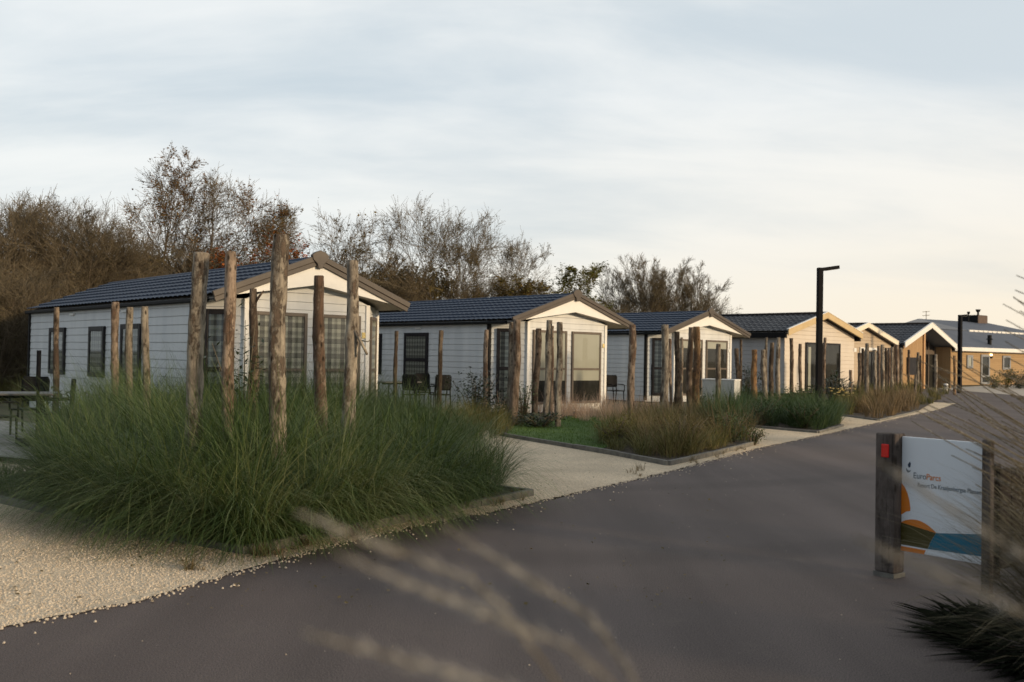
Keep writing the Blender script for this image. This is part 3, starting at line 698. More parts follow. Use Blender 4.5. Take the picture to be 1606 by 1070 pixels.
window(c5, a.x, b.x, .12, 2.28, M['frame_dark'], None, -.02, name='sliding_door', fw=.09, proud=.06, sashes=3)
ln = MB(); ln.box(a.x-.15, b.x+.1, -.08, -.02, 2.34, 2.50); ln.box(a.x-.15, a.x-.03, -.08, -.02, 1.9, 2.339); ln.build('door_trim', M['white'], c5)
c6, o6, w6, ez6, za6 = cottage('cottage', 'larch clad cottage with white fascia and a recessed glazed porch', (1462, 508), 4.2, 2.85, 3.72, 12, M['larch'], M['larch'], M['white'], over=.25, fas=.34, recess=True, group='cottages along the road')
def front6():
    sl = (za6-ez6)/w6
    def top(x): return za6-sl*abs(x)
    xs = plane_hit(1448, 560, o6, YAW, yc=0).x; xr = plane_hit(1500, 580, o6, YAW, yc=0).x; xr = min(xr, w6-.1)
    f = MB(); f.prism([(-w6, 0, 0), (xs, 0, 0), (xs, 0, top(xs)), (-w6, 0, ez6)], (0, .1, 0)); f.build('front_wall', M['larch'], c6)
    f = MB(); f.prism([(xr, 0, 0), (w6, 0, 0), (w6, 0, ez6), (xr, 0, top(xr))], (0, .1, 0)); f.build('front_wall', M['larch'], c6)
    dp_ = 1.1
    r = MB(); r.quad((xs, .1, 0), (xs, dp_, 0), (xs, dp_, top(xs)), (xs, .1, top(xs))); r.build('porch_side', M['larch'], c6)
    r = MB(); r.quad((xr, .1, 0), (xr, dp_, 0), (xr, dp_, top(xr)), (xr, .1, top(xr))); r.build('porch_side', M['larch'], c6)
    bk = MB(); bk.prism([(xs, dp_, 0), (xr, dp_, 0), (xr, dp_, top(xr)), (0, dp_, za6), (xs, dp_, top(xs))] if xs < 0 else [(xs, dp_, 0), (xr, dp_, 0), (xr, dp_, top(xr)), (xs, dp_, top(xs))], (0, .1, 0)); bk.build('porch_back', M['dark_room'], c6)
    fr = MB()
    n = 4
    for k in range(n+1):
        x = xs+.06+(xr-xs-.12)*k/n; fr.box(x-.06, x+.06, dp_-.09, dp_-.01, 0, top(x)-.05)
    fr.box(xs, xr, dp_-.10, dp_-.012, 2.25, 2.55); fw = fr.build('glazing_frame', M['frame_brown'], c6)
    g = MB(); g.quad((xs, dp_-.03, .05), (xr, dp_-.03, .05), (xr, dp_-.03, 2.25), (xs, dp_-.03, 2.25)); g.build('pane', M['glass'], fw)
    po = MB(); po.box(xs-.10, xs+.10, -.10, -.004, 0, top(xs)-.15); bevel(po.build('porch_post', M['tan_wood'], c6), .01)
front6()
wl = MB(); wl.box(-w6+.5, -w6+2.1, -.05, -.004, .9, 2.0); wl.build('shutter', M['frame_dark'], c6)

# large building with the grey hipped roof at the end of the road
def big_building():
    p0 = G(1484, 545.0, 2.90); dirv = Vector((.81, .59, 0)).normalized(); rz = math.atan2(dirv.y, dirv.x)
    root = thing('reception_building', 'long ochre boarded building with grey hipped roof and dark chimney block at road end', 'building', (p0.x, p0.y, 0), rz)
    # local x runs along the front wall (away), local y = behind (left-hand side of travel)
    LN, DP = 34, 18
    wl = MB(); wl.box(0, LN, 0, DP, 0, 2.7); wl.build('wall', M['oak'], root)
    fa = MB(); fa.box(-.4, LN+.4, -.42, -.30, 2.66, 2.96); bevel(fa.build('fascia', M['white'], root), .01)
    ds = MB(); ds.box(-.4, LN+.4, -.295, -.002, 2.60, 2.70); ds.build('soffit', M['frame_brown'], root)
    def L(px, py, y): return plane_hit(px, py, (p0.x, p0.y), rz, yc=y)
    yb = 3.9; zb = L(1519, 519.5, yb).z
    rf = MB(); rf.quad((-.4, -.30, 2.97), (LN, -.30, 2.97), (LN, yb, zb), (-.4, yb, zb)); rf.quad((-.4, -.3, 2.97), (-.4, yb, zb), (-.4, DP, 4.0), (-.4, DP, 2.9))
    rf.build('lower_roof', M['slate'], root)
    # upper hipped roof
    P1, P2, P3, P4, P5 = L(1519, 518.5, yb), L(1660, 529, yb), L(1660, 534, yb+4), L(1548, 506.5, yb+4.5), L(1440, 500, yb+6)
    PL, PB = L(1404, 511, yb+5), Vector((P5.x+6, DP, 3.0)); pa = P5; x0 = P1.x
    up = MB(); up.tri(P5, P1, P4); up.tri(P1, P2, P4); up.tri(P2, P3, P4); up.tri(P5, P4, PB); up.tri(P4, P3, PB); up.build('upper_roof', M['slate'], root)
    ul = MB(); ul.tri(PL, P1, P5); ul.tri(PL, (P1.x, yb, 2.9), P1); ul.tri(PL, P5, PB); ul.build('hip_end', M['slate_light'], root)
    tr = MB(); n = 30
    for k in range(n):
        a = x0+(LN-x0)*k/n; b = x0+(LN-x0)*(k+.82)/n; tr.box(a, b, yb-.10, yb-.01, P1.z-.10, P1.z+.02)
    tr.box(x0, LN, yb-.07, yb-.005, P1.z+.021, P1.z+.06); tr.build('snow_guard', M['white'], root)
    # chimney block with two flues
    cf = L(1533, 494, yb+4.2); c2 = L(1548, 494.2, yb+4.2); ce = plane_hit(1503, 494, (p0.x, p0.y), rz, xc=cf.x)
    cb = MB(); cb.box(cf.x, c2.x, yb+4.22, ce.y, 4.4, cf.z); cb.build('chimney_block', M['black'], root)
    cs = MB(); cs.box(cf.x+.05, c2.x+.01, yb+4.15, yb+4.21, 4.4, cf.z-.03); cs.build('chimney_cladding', mat('brown_cladding', (.07, .045, .035), .7, var=(.10, .065, .05), scale=3), root)
    for px, py, r in ((1534, 485.5, .16), (1519, 489, .1)):
        q = L(px, py, yb+4.8); w_ = q.y; fl = MB(); fl.tube([(q.x, w_, 4.5), (q.x, w_, q.z-.25), (q.x, w_, q.z-.24), (q.x, w_, q.z)], [r*.6, r*.6, r, r*1.5], 10); fl.build('flue', M['black'], root)
    q = L(1552, 538, .6); vp = MB(); vp.tube([(q.x, .6, 2.9), (q.x, .6, q.z+.25), (q.x, .6, q.z+.27), (q.x, .6, q.z+.4), (q.x, .6, q.z+.65)], [.16, .16, .28, .16, .16], 10); vp.build('roof_vent', M['black'], root)
    def op(px0, px1, py0, py1, nm, inner=None, rail=None):
        a, b = L(px0, py0, -.01), L(px1, py1, -.01); window(root, a.x, b.x, max(b.z, .05), a.z, GREYF, inner, -.004, name=nm, fw=.18, proud=.08, rail=rail)
    op(1516, 1525, 557, 578, 'window', M['blind']); op(1538, 1551, 556, 606, 'door', None, .7); op(1572, 1584, 558, 580, 'window')
    q = L(1554, 558, -.06); lm = MB(); lm.box(q.x-.09, q.x+.09, -.16, -.005, q.z-.22, q.z-.02); wlp = lm.build('wall_lamp', M['black'], root)
    li = MB(); li.box(q.x-.075, q.x+.075, -.15, -.02, q.z-.018, q.z+.14); li.build('lamp_glass', M['lit'], wlp)
    # television aerial on the roof
    q = L(1455, 490, 10); ae = MB(); ae.tube([(pa.x+1.5, 10, pa.z-.6), (pa.x+1.5, 10, q.z+.1)], [.03, .03], 5)
    for dz in (0, .35): ae.tube([(pa.x+.9, 10, q.z-dz), (pa.x+2.1, 10, q.z-dz+.1)], [.025, .025], 4)
    ae.build('aerial', M['twig_grey'], root)
GREYF = mat('grey_window_surround', (.20, .21, .225), .5, var=(.25, .26, .275), scale=4)
big_building()

#@@OBJECTS
# ------------------------------------------------------------------ log posts
def log_post(x1, y1, x2, y2, wpx, Y, mt, label, group, knots=3, fork=False, stub=False, base=0.0):
    top = D(x1, y1, Y); low = D(x2, y2, Y)
    d = (low-top); k = (base-.05-top.z)/d.z; bot = top + d*k
    rad = wpx/2*Y/F; h = (top-bot).length
    o0 = Vector((bot.x, bot.y, base)); rr = random.Random(int(x1*31+y1))
    n = max(10, int(h/.09)); sides = 14 if wpx > 10 else 9
    ph = [rr.random()*6.3 for _ in range(4)]
    kn = [(rr.uniform(.15, .97), rr.random()*6.3, rr.uniform(.08, .22)) for _ in range(knots)]
    pts = []; rad_l = []
    axis = (top-bot)
    for i in range(n+1):
        t = i/n; wob = rad*.28
        p = bot + axis*t - o0 + Vector((math.sin(t*5+ph[0])*wob*math.sin(math.pi*t), math.cos(t*4+ph[1])*wob*math.sin(math.pi*t), 0))
        pts.append(p); rad_l.append(rad*(1.10-.16*t)*(1+.045*math.sin(t*17+ph[2])+rr.gauss(0, .018)))
    pts.append(pts[-1]+axis.normalized()*.012); rad_l.append(rad_l[-1]*.86)
    def jit(k_, q):
        t = k_/n; a = 2*math.pi*q/sides; f = 1+.06*math.sin(2*a+ph[3]+t*3)+.03*math.sin(5*a+ph[0]+t*9)+rr.gauss(0, .035)
        for kt, ka, ks in kn:
            dt = (t-kt)*h/.07; da = math.atan2(math.sin(a-ka), math.cos(a-ka))/.6
            f += ks*math.exp(-dt*dt-da*da)
        return f
    mb = MB(); mb.tube(pts, rad_l, sides, jit=jit)
    if fork or stub:
        t = .9 if fork else .72; p = bot+axis*t-o0; sd = Vector((.55, -.2, .75)).normalized() if fork else Vector((.5, -.3, -.8)).normalized()
        ln = .30 if fork else .42
        mb.tube([p, p+sd*ln*.5+Vector((0, 0, .02)), p+sd*ln], [rad*.38, rad*.3, rad*.2], 7)
        if stub: mb.tube([p+sd*ln*.5, p+sd*ln*.5+Vector((.11, -.05, -.02)), p+sd*ln*.5+Vector((.2, -.08, .05))], [rad*.16, rad*.1, rad*.05], 5)
    o = mb.build('log_post', mt, None, True, o0); tag(o, label, 'post', group)
    return o
ga = 'log posts round the nearest grass bed'; gb = 'log posts in front of the second chalet'; gc = 'log posts in front of the third chalet'; gd = 'log posts in front of the cream cottage'; ge = 'log posts along the far bed'
LP = [
 (316,398,305,625,26,10.0,'log_a','thick grey log post with peeled strip, leftmost of the tall posts in the big grass',ga,6,0,0),
 (362,396,359,635,19,11.0,'log_b','smooth reddish log post in the big grass, left of the tallest post',ga,3,0,0),
 (441,370,434,660,25,9.4,'log_a','tallest log post of all, pale lichen crown, rising from the big grass',ga,7,0,0),
 (500,434,501,600,18,12.0,'log_b','flat topped tan log post in front of the middle of the nearest gable',ga,3,0,0),
 (553,410,550,605,19,11.5,'log_a','knotty log post with broken side branch before the right front window of the nearest chalet',ga,6,0,1),
 (397,454,397,585,13,14.6,'log_c','forked log post overgrown by a leafy climber at the nearest chalet',ga,4,1,0),
 (89,483,87,595,9,18.0,'log_c','thin dark brown log post before the far left window of the nearest chalet',ga,2,0,0),
 (181,475,180,595,12,16.0,'log_b','orange brown log post left of the side door of the nearest chalet',ga,3,0,0),
 (204,483,200,598,12,15.3,'log_a','mossy log post in the middle of the side door of the nearest chalet',ga,3,0,0),
 (227,482,229,600,12,14.6,'log_a','pale log post right of the side door of the nearest chalet',ga,2,0,0),
 (622,520,620,600,6.5,23,'log_c','thin grey log post left of the plaid side window of the second chalet',gb,2,0,0),
 (692,519,688,620,7.5,22.5,'log_c','thin log post right of the plaid side window of the second chalet',gb,3,0,0),
 (763,518,760,628,7.5,24,'log_b','reddish log post at the black downpipe of the second chalet',gb,3,0,0),
 (803,506,797,663,9,22.4,'log_a','grey log post close behind the thick one at the second chalet',gb,3,0,0),
 (811,502,806,665,12,21.9,'log_b','thick tan log post before the side window of the second chalet bay',gb,4,0,0),
 (845,516,839,650,10,23.0,'log_b','left log post of the trio before the second chalet front',gb,4,0,0),
 (862,503,855,670,9.5,21.8,'log_a','middle and tallest log post of the trio before the second chalet front',gb,7,0,0),
 (866,512,864,640,6,23.6,'log_b','slim log post hidden behind the middle post of the trio',gb,2,0,0),
 (878,506,875,670,9.5,21.7,'log_a','right log post of the trio before the second chalet front',gb,3,0,0),
 (992,510,990,660,11,23.0,'log_b','single log post under the right eaves tip of the second chalet',gb,4,0,0),
 (1043,510,1042,650,12,24.5,'log_a','thick grey log post at the left corner of the third chalet front',gc,4,0,0),
 (1051,532,1052,620,4.5,29,'log_b','slim log post just right of the thick grey one at the third chalet',gc,2,0,0),
 (1062,521,1061,650,9,25.5,'log_c','dark barked log post second from left at the third chalet front',gc,4,0,0),
 (1069,530,1069,620,5,29,'log_a','pale slim log post between dark barked ones at the third chalet',gc,2,0,0),
 (1084,514,1081,645,9,26.5,'log_c','dark log post with a pale scar beside the orange patched one',gc,5,0,0),
 (1092.5,513,1092,648,10.5,26,'log_o','log post with bright orange bare wood patch by the white cabinet',gc,5,0,0),
 (1127,540,1124,640,8.5,26.5,'log_a','log post standing in front of the white cabinet',gc,4,0,0),
 (1155,547,1158,610,6.5,29.5,'log_c','short grey log post beyond the right edge of the white cabinet',gd,2,0,0),
 (1162,533,1162,612,4,31,'log_c','thin dark log post near the right eaves tip of the third chalet',gd,2,0,0),
 (1183,549,1184,620,8.5,28.5,'log_o','orange peeled log post at the left end of the cream cottage row',gd,3,0,0),
 (1202,530,1200,615,4.5,31,'log_a','slim pale log post behind the one with the black knot',gd,2,0,0),
 (1197,549,1199,622,8,28.5,'log_a','log post with a big black knot near its top',gd,2,0,0),
 (1211,538,1209,620,7.5,29,'log_c','dark log post third from right at the grey side of the cream cottage',gd,3,0,0),
 (1221,530,1220,622,7,29,'log_a','sunlit log post at the left corner of the cream cottage',gd,3,0,0),
 (1241,531,1242,602,6,32,'log_c','dark knotty log post before the cream boards left of the sliding door',gd,6,0,0),
 (1255,540,1255,608,5,32,'log_b','plain reddish log post just left of the sliding door',gd,2,0,0),
 (1294,530,1292,606,5,33,'log_b','log post right of the street lamp before the sliding door',gd,2,0,0),
 (1334,581,1334,622,5,36,'log_b','very short log post before the cream boards right of the sliding door',gd,2,0,0),
 (1348,554,1347,618,5.5,41,'log_c','first dark log post at the tan cottage corner',ge,3,0,0),
 (1360,539,1358.5,630,6.5,37.5,'log_a','pale front log post nearest the road in the far row',ge,4,0,0),
 (1353,547,1353,618,4.5,42,'log_c','dark log post between the corner post and the pale front post of the far row',ge,2,0,0),
 (1372,549,1372,625,5,39,'log_a','log post next right of the pale front post in the far row',ge,2,0,0),
 (1378,543,1379,612,5,43,'log_b','fourth log post behind the pale one in the far row',ge,3,0,0),
 (1384,541,1384,610,6,43,'log_a','light flecked log post of the dense far row',ge,5,0,0),
 (1389.5,546,1390,610,5,44,'log_c','dark middle log post of the dense far row',ge,2,0,0),
 (1394.5,546,1394,610,4.5,45,'log_b','log post right of the dark middle one in the dense far row',ge,2,0,0),
 (1399,545,1399,610,5,45,'log_a','log post under the right fascia tip of the tan cottage',ge,2,0,0),
 (1402.5,540,1402,608,4.5,46,'log_c','tallest dark log post right in the dense far row',ge,2,0,0),
 (1407,541,1407,606,5.5,46,'log_b','log post second from the right end of the dense far row',ge,2,0,0),
 (1413,546,1413,606,5,47,'log_a','pale log post closing the right end of the dense far row',ge,3,0,0),
 (1425.5,549,1425,604,4,50,'log_c','log post before the shutter of the larch cottage',ge,2,0,0),
 (1440,553,1439,606,4.5,50,'log_a','log post left of the tan porch post of the larch cottage',ge,2,0,0),
 (1443.5,558,1444,604,3.5,51,'log_c','thin dark log post beside the tan porch post',ge,2,0,0),
 (1436,588,1436,632,4,38,'log_a','short pale fence post at the end of the far bed',ge,2,0,0),
 (1468,556,1467,606,5,50,'log_a','log post before the glazed porch of the larch cottage',ge,2,0,0),
 (1497,558,1497,610,4,51,'log_o','reddish log post right of the glazed porch beside the far lamp',ge,2,0,0),
]
for t in LP: log_post(*t[:6], M[t[6]], t[7], t[8], *t[9:])
# climber on the forked post
def leafy(mb, p0, p1, n, size, rnd, spread=.06, droop=.4):
    for _ in range(n):
        p = p0.lerp(p1, rnd.random()) + Vector((rnd.gauss(0, spread), rnd.gauss(0, spread), rnd.gauss(0, spread)))
        a = rnd.random()*6.3; d = Vector((math.cos(a), math.sin(a), rnd.uniform(-droop, .6))).normalized(); leaf(mb, p, d, size*rnd.uniform(.6, 1.2), rnd)
def leaf(mb, p, d, L_, rnd, w=.32):
    s = d.cross(Vector((rnd.gauss(0, .4), rnd.gauss(0, .4), 1))).normalized()*L_*w*.5
    q = p+d*L_; m_ = p+d*L_*.45
    i = len(mb.v); mb.v += [tuple(p), tuple(m_+s), tuple(q), tuple(m_-s)]; mb.f.append((i, i+1, i+2, i+3))
rl = random.Random(11)
def leaf_shrub(name, label, cat, base, h, w, n, size, mt, stems=7, group=None, w_leaf=.34, stem_mat='twig', pw=1.0):
    root = thing(name, label, cat, base, 0, group)
    st = MB(); lv = MB()
    for k in range(stems):
        a = rl.random()*6.3; sp = w*.5*rl.uniform(.2, 1)
        tip = Vector((math.cos(a)*sp, math.sin(a)*sp, h*rl.uniform(.55, 1.0)*(1-.35*sp/w)))
        mid = tip*.5+Vector((0, 0, h*.08)); st.tube([Vector((math.cos(a)*.04, math.sin(a)*.04, -.02)), mid, tip], [.012, .009, .004], 4)
        for q in range(n//stems):
            t = rl.random()**pw; p = (Vector((0, 0, 0)).lerp(mid, t*2) if t < .5 else mid.lerp(tip, t*2-1)) + Vector((rl.gauss(0, w*.10), rl.gauss(0, w*.10), rl.gauss(0, h*.06)))
            if p.z < .02: p.z = .03
            b = rl.random()*6.3; leaf(lv, p, Vector((math.cos(b), math.sin(b), rl.uniform(-.3, .9))).normalized(), size*rl.uniform(.6, 1.25), rl, w_leaf)
    st.build('stem', M[stem_mat], root, True); lv.build('foliage', mt, root)
    return root
def gd_(px, Y): 
    p = D(px, 560, Y); return (p.x, p.y, .03)
leaf_shrub('climbing_shrub', 'dark leafy climber round the forked post at the nearest chalet', 'shrub', gd_(384, 14.4), 2.15, 1.15, 620, .13, M['leaf_dark'], 12, w_leaf=.26)
leaf_shrub('sparse_shrub', 'sparse dark leaved shrub against the side wall of the nearest chalet', 'shrub', gd_(122, 18.5), 1.25, 2.3, 240, .16, M['leaf_dark'], 9, w_leaf=.3)
leaf_shrub('evergreen_shrub', 'glossy dark evergreen shrub left of the thick tan post at the second chalet', 'shrub', gd_(748, 23.2), 1.35, 1.7, 1500, .085, M['leaf_dark'], 16, w_leaf=.5)
leaf_shrub('evergreen_shrub', 'low dark spreading shrub at the foot of the thick tan post', 'shrub', gd_(786, 22.6), .75, 1.5, 900, .08, M['leaf_dark'], 14, w_leaf=.5)
leaf_shrub('grey_shrub', 'grey green shrub between thick tan post and the trio of posts', 'shrub', gd_(823, 22.6), 1.15, 1.05, 900, .07, M['grass_blue'], 14, w_leaf=.3)
leaf_shrub('low_shrub', 'low dark green perennial at the foot of the trio of posts', 'shrub', gd_(848, 21.4), .38, 1.3, 620, .12, M['leaf_dark'], 14, w_leaf=.3)
leaf_shrub('low_shrub', 'small dark shrub on the left edge of the white cabinet', 'shrub', gd_(1105, 27.2), .95, .8, 520, .09, M['leaf_dark'], 12, w_leaf=.45)
leaf_shrub('spiky_shrub', 'tall dark spiky shrub behind the orange peeled post', 'shrub', gd_(1171, 31.5), 1.65, 1.4, 900, .22, M['leaf_dark'], 16, w_leaf=.14)
leaf_shrub('green_shrub', 'bright green shrub before the grey corner of the cream cottage', 'shrub', gd_(1238, 30.5), .95, 1.3, 900, .09, M['leaf_green'], 14, w_leaf=.5)
leaf_shrub('green_shrub', 'rounded green shrub just left of the street lamp', 'shrub', gd_(1268, 30.8), .85, 1.1, 800, .09, M['leaf_green'], 14, w_leaf=.5)
leaf_shrub('spiky_shrub', 'dark spiky yucca like shrub right of the street lamp', 'shrub', gd_(1308, 33), 1.35, 1.9, 900, .30, M['leaf_dark'], 18, w_leaf=.12)
leaf_shrub('brown_shrub', 'brown leaved shrub beside the yellow flowers', 'shrub', gd_(1328, 34), .8, 1.2, 500, .11, M['leaf_brown'], 12, w_leaf=.4)
leaf_shrub('flower_clump', 'yellow flowering perennial clump at the front of the far bed', 'plant', gd_(1328, 32.2), .55, 1.6, 700, .08, M['leaf_yellow'], 14, w_leaf=.4)
leaf_shrub('hedge_shrub', 'green shrub under the left window of the ochre building', 'shrub', gd_(1560, 66), 1.1, 1.6, 700, .13, M['leaf_green'], 10, w_leaf=.5)
leaf_shrub('hedge_shrub', 'upright yellowing shrub against the ochre wall right of its door', 'shrub', gd_(1578, 66.5), 1.6, 1.4, 700, .13, M['leaf_yellow'], 10, w_leaf=.5)
leaf_shrub('hedge_shrub', 'dark shrub at the right edge against the ochre wall', 'shrub', gd_(1600, 66.5), 1.5, 3.2, 1600, .14, M['leaf_dark'], 14, w_leaf=.5)
fp = Vector(gd_(1325, 32.0)); fc = [o for o in S.objects if o.name.startswith('flower_clump')][0]
for _ in range(22):
    p = fp+Vector((rl.gauss(0, .35), rl.gauss(0, .2), rl.uniform(.45, .72)))-Vector(fc.location); fl = MB(); fl.tube([p, p+Vector((0, 0, .03))], [.03, .05], 6); fl.build('flower_head', M['flower'], fc)

for a_ in (('low_shrub', 'low grey green bushy plant right of the dry grass in the lawn bed', gd_(1150, 18.6), .75, 1.1, 900, .06, 'grass_blue'), ('low_shrub', 'brown seed headed bushy plant at the front corner of the lawn bed', gd_(1070, 16.6), .7, 1.1, 800, .06, 'leaf_brown'),
           ('low_shrub', 'yellow green bushy plant at the left end of the lawn bed grasses', gd_(968, 17.4), .65, .9, 800, .06, 'leaf_yellow'), ('low_shrub', 'small loose plant at the gravel corner where the lawn bed meets the road', gd_(1182, 18.2), .4, .6, 300, .06, 'leaf_green'),
           ('low_shrub', 'bushy dark green plant at the front of the lamp bed', gd_(1262, 22.8), .7, 1.2, 900, .07, 'leaf_green'), ('low_shrub', 'feathery green plant at the left end of the lamp bed', gd_(1195, 23.6), .9, 1.3, 1000, .07, 'grass_blue')):
    leaf_shrub(a_[0], a_[1], 'plant', a_[2], a_[3], a_[4], a_[5], a_[6], M[a_[7]], 14, w_leaf=.35)
# ------------------------------------------------------------------ grasses
def blade(mb, p, az, th0, th1, L_, w, n=5, tw=0.0, curl=1.3):
    pts = []; q = Vector(p); h = Vector((math.cos(az), math.sin(az), 0)); s = Vector((-math.sin(az), math.cos(az), 0))
    if tw: s = (s*math.cos(tw)+h*math.sin(tw)).normalized()
    i = len(mb.v)
    for k in range(n+1):
        t = k/n; ww = w*(1-t**2.2)*(.6+.4*min(1, t*4)) if k < n else 0
        if k < n: mb.v += [tuple(q-s*ww*.5), tuple(q+s*ww*.5)]
        else: mb.v.append(tuple(q))
        th = th0+(th1-th0)*(t+.5/n)**curl; q = q+(h*math.sin(th)+Vector((0, 0, math.cos(th))))*(L_/n)
        if q.z < .02: q.z = .02
    for k in range(n-1): mb.f.append((i+2*k, i+2*k+1, i+2*k+3, i+2*k+2))
    mb.f.append((i+2*n-2, i+2*n-1, i+2*n)); return q
def tuft(mb, c, n, L_, w, rnd, th=(.05, .75), bend=(.5, 1.5), rad=.12, lean=None, seg=5, lvar=.35):
    for _ in range(n):
        a = rnd.random()*6.283; r = rad*math.sqrt(rnd.random())
        p = (c[0]+math.cos(a)*r, c[1]+math.sin(a)*r, c[2])
        az = a+rnd.gauss(0, .5)
        if lean is not None and rnd.random() < lean[1]: az = lean[0]+rnd.gauss(0, .6)
        t0 = rnd.uniform(*th)*rnd.random()**.5; t1 = t0+rnd.uniform(*bend)
        blade(mb, p, az, t0, t1, L_*rnd.uniform(1-lvar, 1.08), w*rnd.uniform(.6, 1.2), seg, rnd.uniform(-.5, .5), rnd.uniform(.8, 1.5))
def inpoly(x, y, poly):
    c = False; n = len(poly); j = n-1
    for i in range(n):
        xi, yi, xj, yj = poly[i][0], poly[i][1], poly[j][0], poly[j][1]
        if (yi > y) != (yj > y) and x < (xj-xi)*(y-yi)/(yj-yi)+xi: c = not c
        j = i
    return c
rg = random.Random(5)
def scatter(poly, d, rnd, maxn=2000):
    xs = [p[0] for p in poly]; ys = [p[1] for p in poly]; out = []
    for _ in range(maxn*14):
        x, y = rnd.uniform(min(xs), max(xs)), rnd.uniform(min(ys), max(ys))
        if inpoly(x, y, poly) and all((x-a)**2+(y-b)**2 > d*d for a, b in out): out.append((x, y))
        if len(out) >= maxn: break
    return out
# the big mass of ornamental grass in the nearest bed
gpoly = [(p.x, p.y) for p in (G(60, 792), G(172, 826), G(388, 868), G(520, 842), G(690, 800), G(770, 776), G(735, 725), G(610, 668), G(470, 655), G(300, 655), G(185, 682), G(110, 735))]
mb = MB(); pts = scatter(gpoly, .31, rg, 230)
for x, y in pts:
    px = 803+F*x/y; L_ = rg.uniform(1.45, 1.8) if px < 560 else rg.uniform(1.2, 1.6)
    if px > 700: L_ *= .80
    L_ *= 1.12 if px < 560 else 1.0
    if y < 9.6: L_ *= 1.08
    L_ *= .86+.26*math.sin(x*2.1+1.0)*math.sin(y*1.7+x*.8)
    ln = (math.pi*.97, .60) if px < 300 else ((math.pi*1.25, .35) if px < 520 else (-.5, .30))
    tuft(mb, (x, y, .03), 210, L_, .0068, rg, (.06, .80), (.9, 2.5), .18, ln, 7)
    tuft(mb, (x, y, .03), 28, L_*.95, .005, rg, (.02, .45), (.25, .8), .18, ln, 6)
for x, y in pts:
    tuft(mb, (x, y, .30), 14, rg.uniform(1.15, 1.5), .0085, rg, (.25, .9), (1.1, 2.2), .22, (math.pi*1.2, .35), 8)
# outermost clumps hang over the edging
for (a_, b_, n_) in ((G(70, 800), L1, 6), (L1, A1, 12), (A1, A1.lerp(B1, .62), 12), (A1.lerp(B1, .62), A1.lerp(B1, .84), 2)):
    for k in range(n_):
        p = Vector(a_).lerp(Vector(b_), (k+.5+rg.uniform(-.3, .3))/n_); d = (Vector(b_)-Vector(a_)).normalized(); o_ = math.atan2(-d.x, d.y)
        q = p - Vector((math.cos(o_), math.sin(o_), 0))*rg.uniform(.06, .26)
        tuft(mb, (q.x, q.y, .03), 240, rg.uniform(1.0, 1.7), .0066, rg, (.30, 1.15), (1.0, 2.4), .16, (o_ if abs(math.cos(o_)) < 2 else 0, .55), 7)
o = mb.build('ornamental_grass', M['grass']); tag(o, 'dense mass of tall green ornamental grass round the nearest log posts', 'grass', kind='stuff')
patch_l = [(p.x, p.y) for p in (G(-60, 772), G(70, 795), G(60, 765), G(-60, 745))]; mb = MB()
for x, y in scatter(patch_l, .24, rg, 120): tuft(mb, (x, y, .03), 70, rg.uniform(.25, .5), .006, rg, (.1, .9), (.4, 1.4), .12, None, 4)
tag(mb.build('edge_grass', M['grass']), kind='stuff')
# dry lower leaves inside the bed
mb = MB()
for x, y in scatter([(p.x, p.y) for p in (G(200, 822), G(385, 852), G(520, 830), G(780, 772), G(740, 745), G(400, 770))], .5, rg, 26):
    tuft(mb, (x, y, .03), 90, .7, .006, rg, (.1, .9), (.6, 1.6), .2, None, 4)
o = mb.build('dry_grass', M['grass_dry']); tag(o, kind='stuff')
def patch(name, px_poly, d, n, L_, w, mt, per=70, th=(.05, .6), bend=(.2, 1.0), seg=4, maxn=400, z=.03):
    poly = [(p.x, p.y) for p in (G(*q) for q in px_poly)]; mb = MB()
    for x, y in scatter(poly, d, rg, maxn): tuft(mb, (x, y, z), int(per*rg.uniform(.5, 1.2)), L_*rg.choice((.5, .75, .9, 1.0, 1.15)), w, rg, th, bend, .16, (rg.random()*6.28, .35), seg)
    o = mb.build(name, mt); return tag(o, kind='stuff')
patch('bed_grass', [(940, 704), (1046, 726), (1110, 713), (1178, 693), (1150, 672), (1060, 664), (985, 668)], .34, 0, .72, .008, M['grass_olive'], 120, (.1, 1.0), (.5, 1.8), maxn=90)
patch('dry_bed_grass', [(960, 700), (1046, 722), (1110, 709), (1172, 690), (1140, 668), (1060, 660), (985, 664)], .42, 0, .88, .008, M['grass_tan'], 32, (.05, .7), (.2, 1.2), maxn=60)
patch('bed_grass', [(1000, 700), (1046, 722), (1172, 690), (1140, 665), (1060, 668)], .5, 0, .75, .008, M['grass_dry'], 100, (.1, .8), (.4, 1.6), maxn=50)
patch('pink_grass', [(872, 660), (900, 664), (1000, 662), (1040, 655), (1040, 648), (880, 650)], .45, 0, .55, .009, M['pink'], 60, (.05, .8), (.2, 1.1), maxn=60)
patch('green_bed_grass', [(1172, 668), (1240, 672), (1282, 677), (1318, 667), (1296, 655), (1200, 648), (1150, 652)], .36, 0, .95, .010, M['grass_blue'], 130, (.1, .9), (.4, 1.6), maxn=80)
patch('edge_grass', [(1120, 690), (1172, 688), (1150, 662), (1100, 664)], .45, 0, 1.15, .010, M['grass_blue'], 90, maxn=25)
patch('tan_bed_grass', [(1340, 652), (1378, 658), (1438, 645), (1428, 628), (1375, 632)], .50, 0, .82, .016, M['grass_tan'], 80, maxn=50)
patch('olive_bed_grass', [(1312, 650), (1350, 655), (1372, 640), (1330, 632)], .50, 0, .7, .016, M['grass_olive'], 80, maxn=30)
patch('brown_bed_grass', [(1338, 636), (1430, 632), (1440, 618), (1340, 620)], .9, 0, .95, .018, M['grass_olive'], 80, maxn=50)
patch('far_bed_grass', [(1425, 640), (1470, 632), (1490, 618), (1430, 614)], .9, 0, .5, .02, M['grass_olive'], 60, maxn=40)
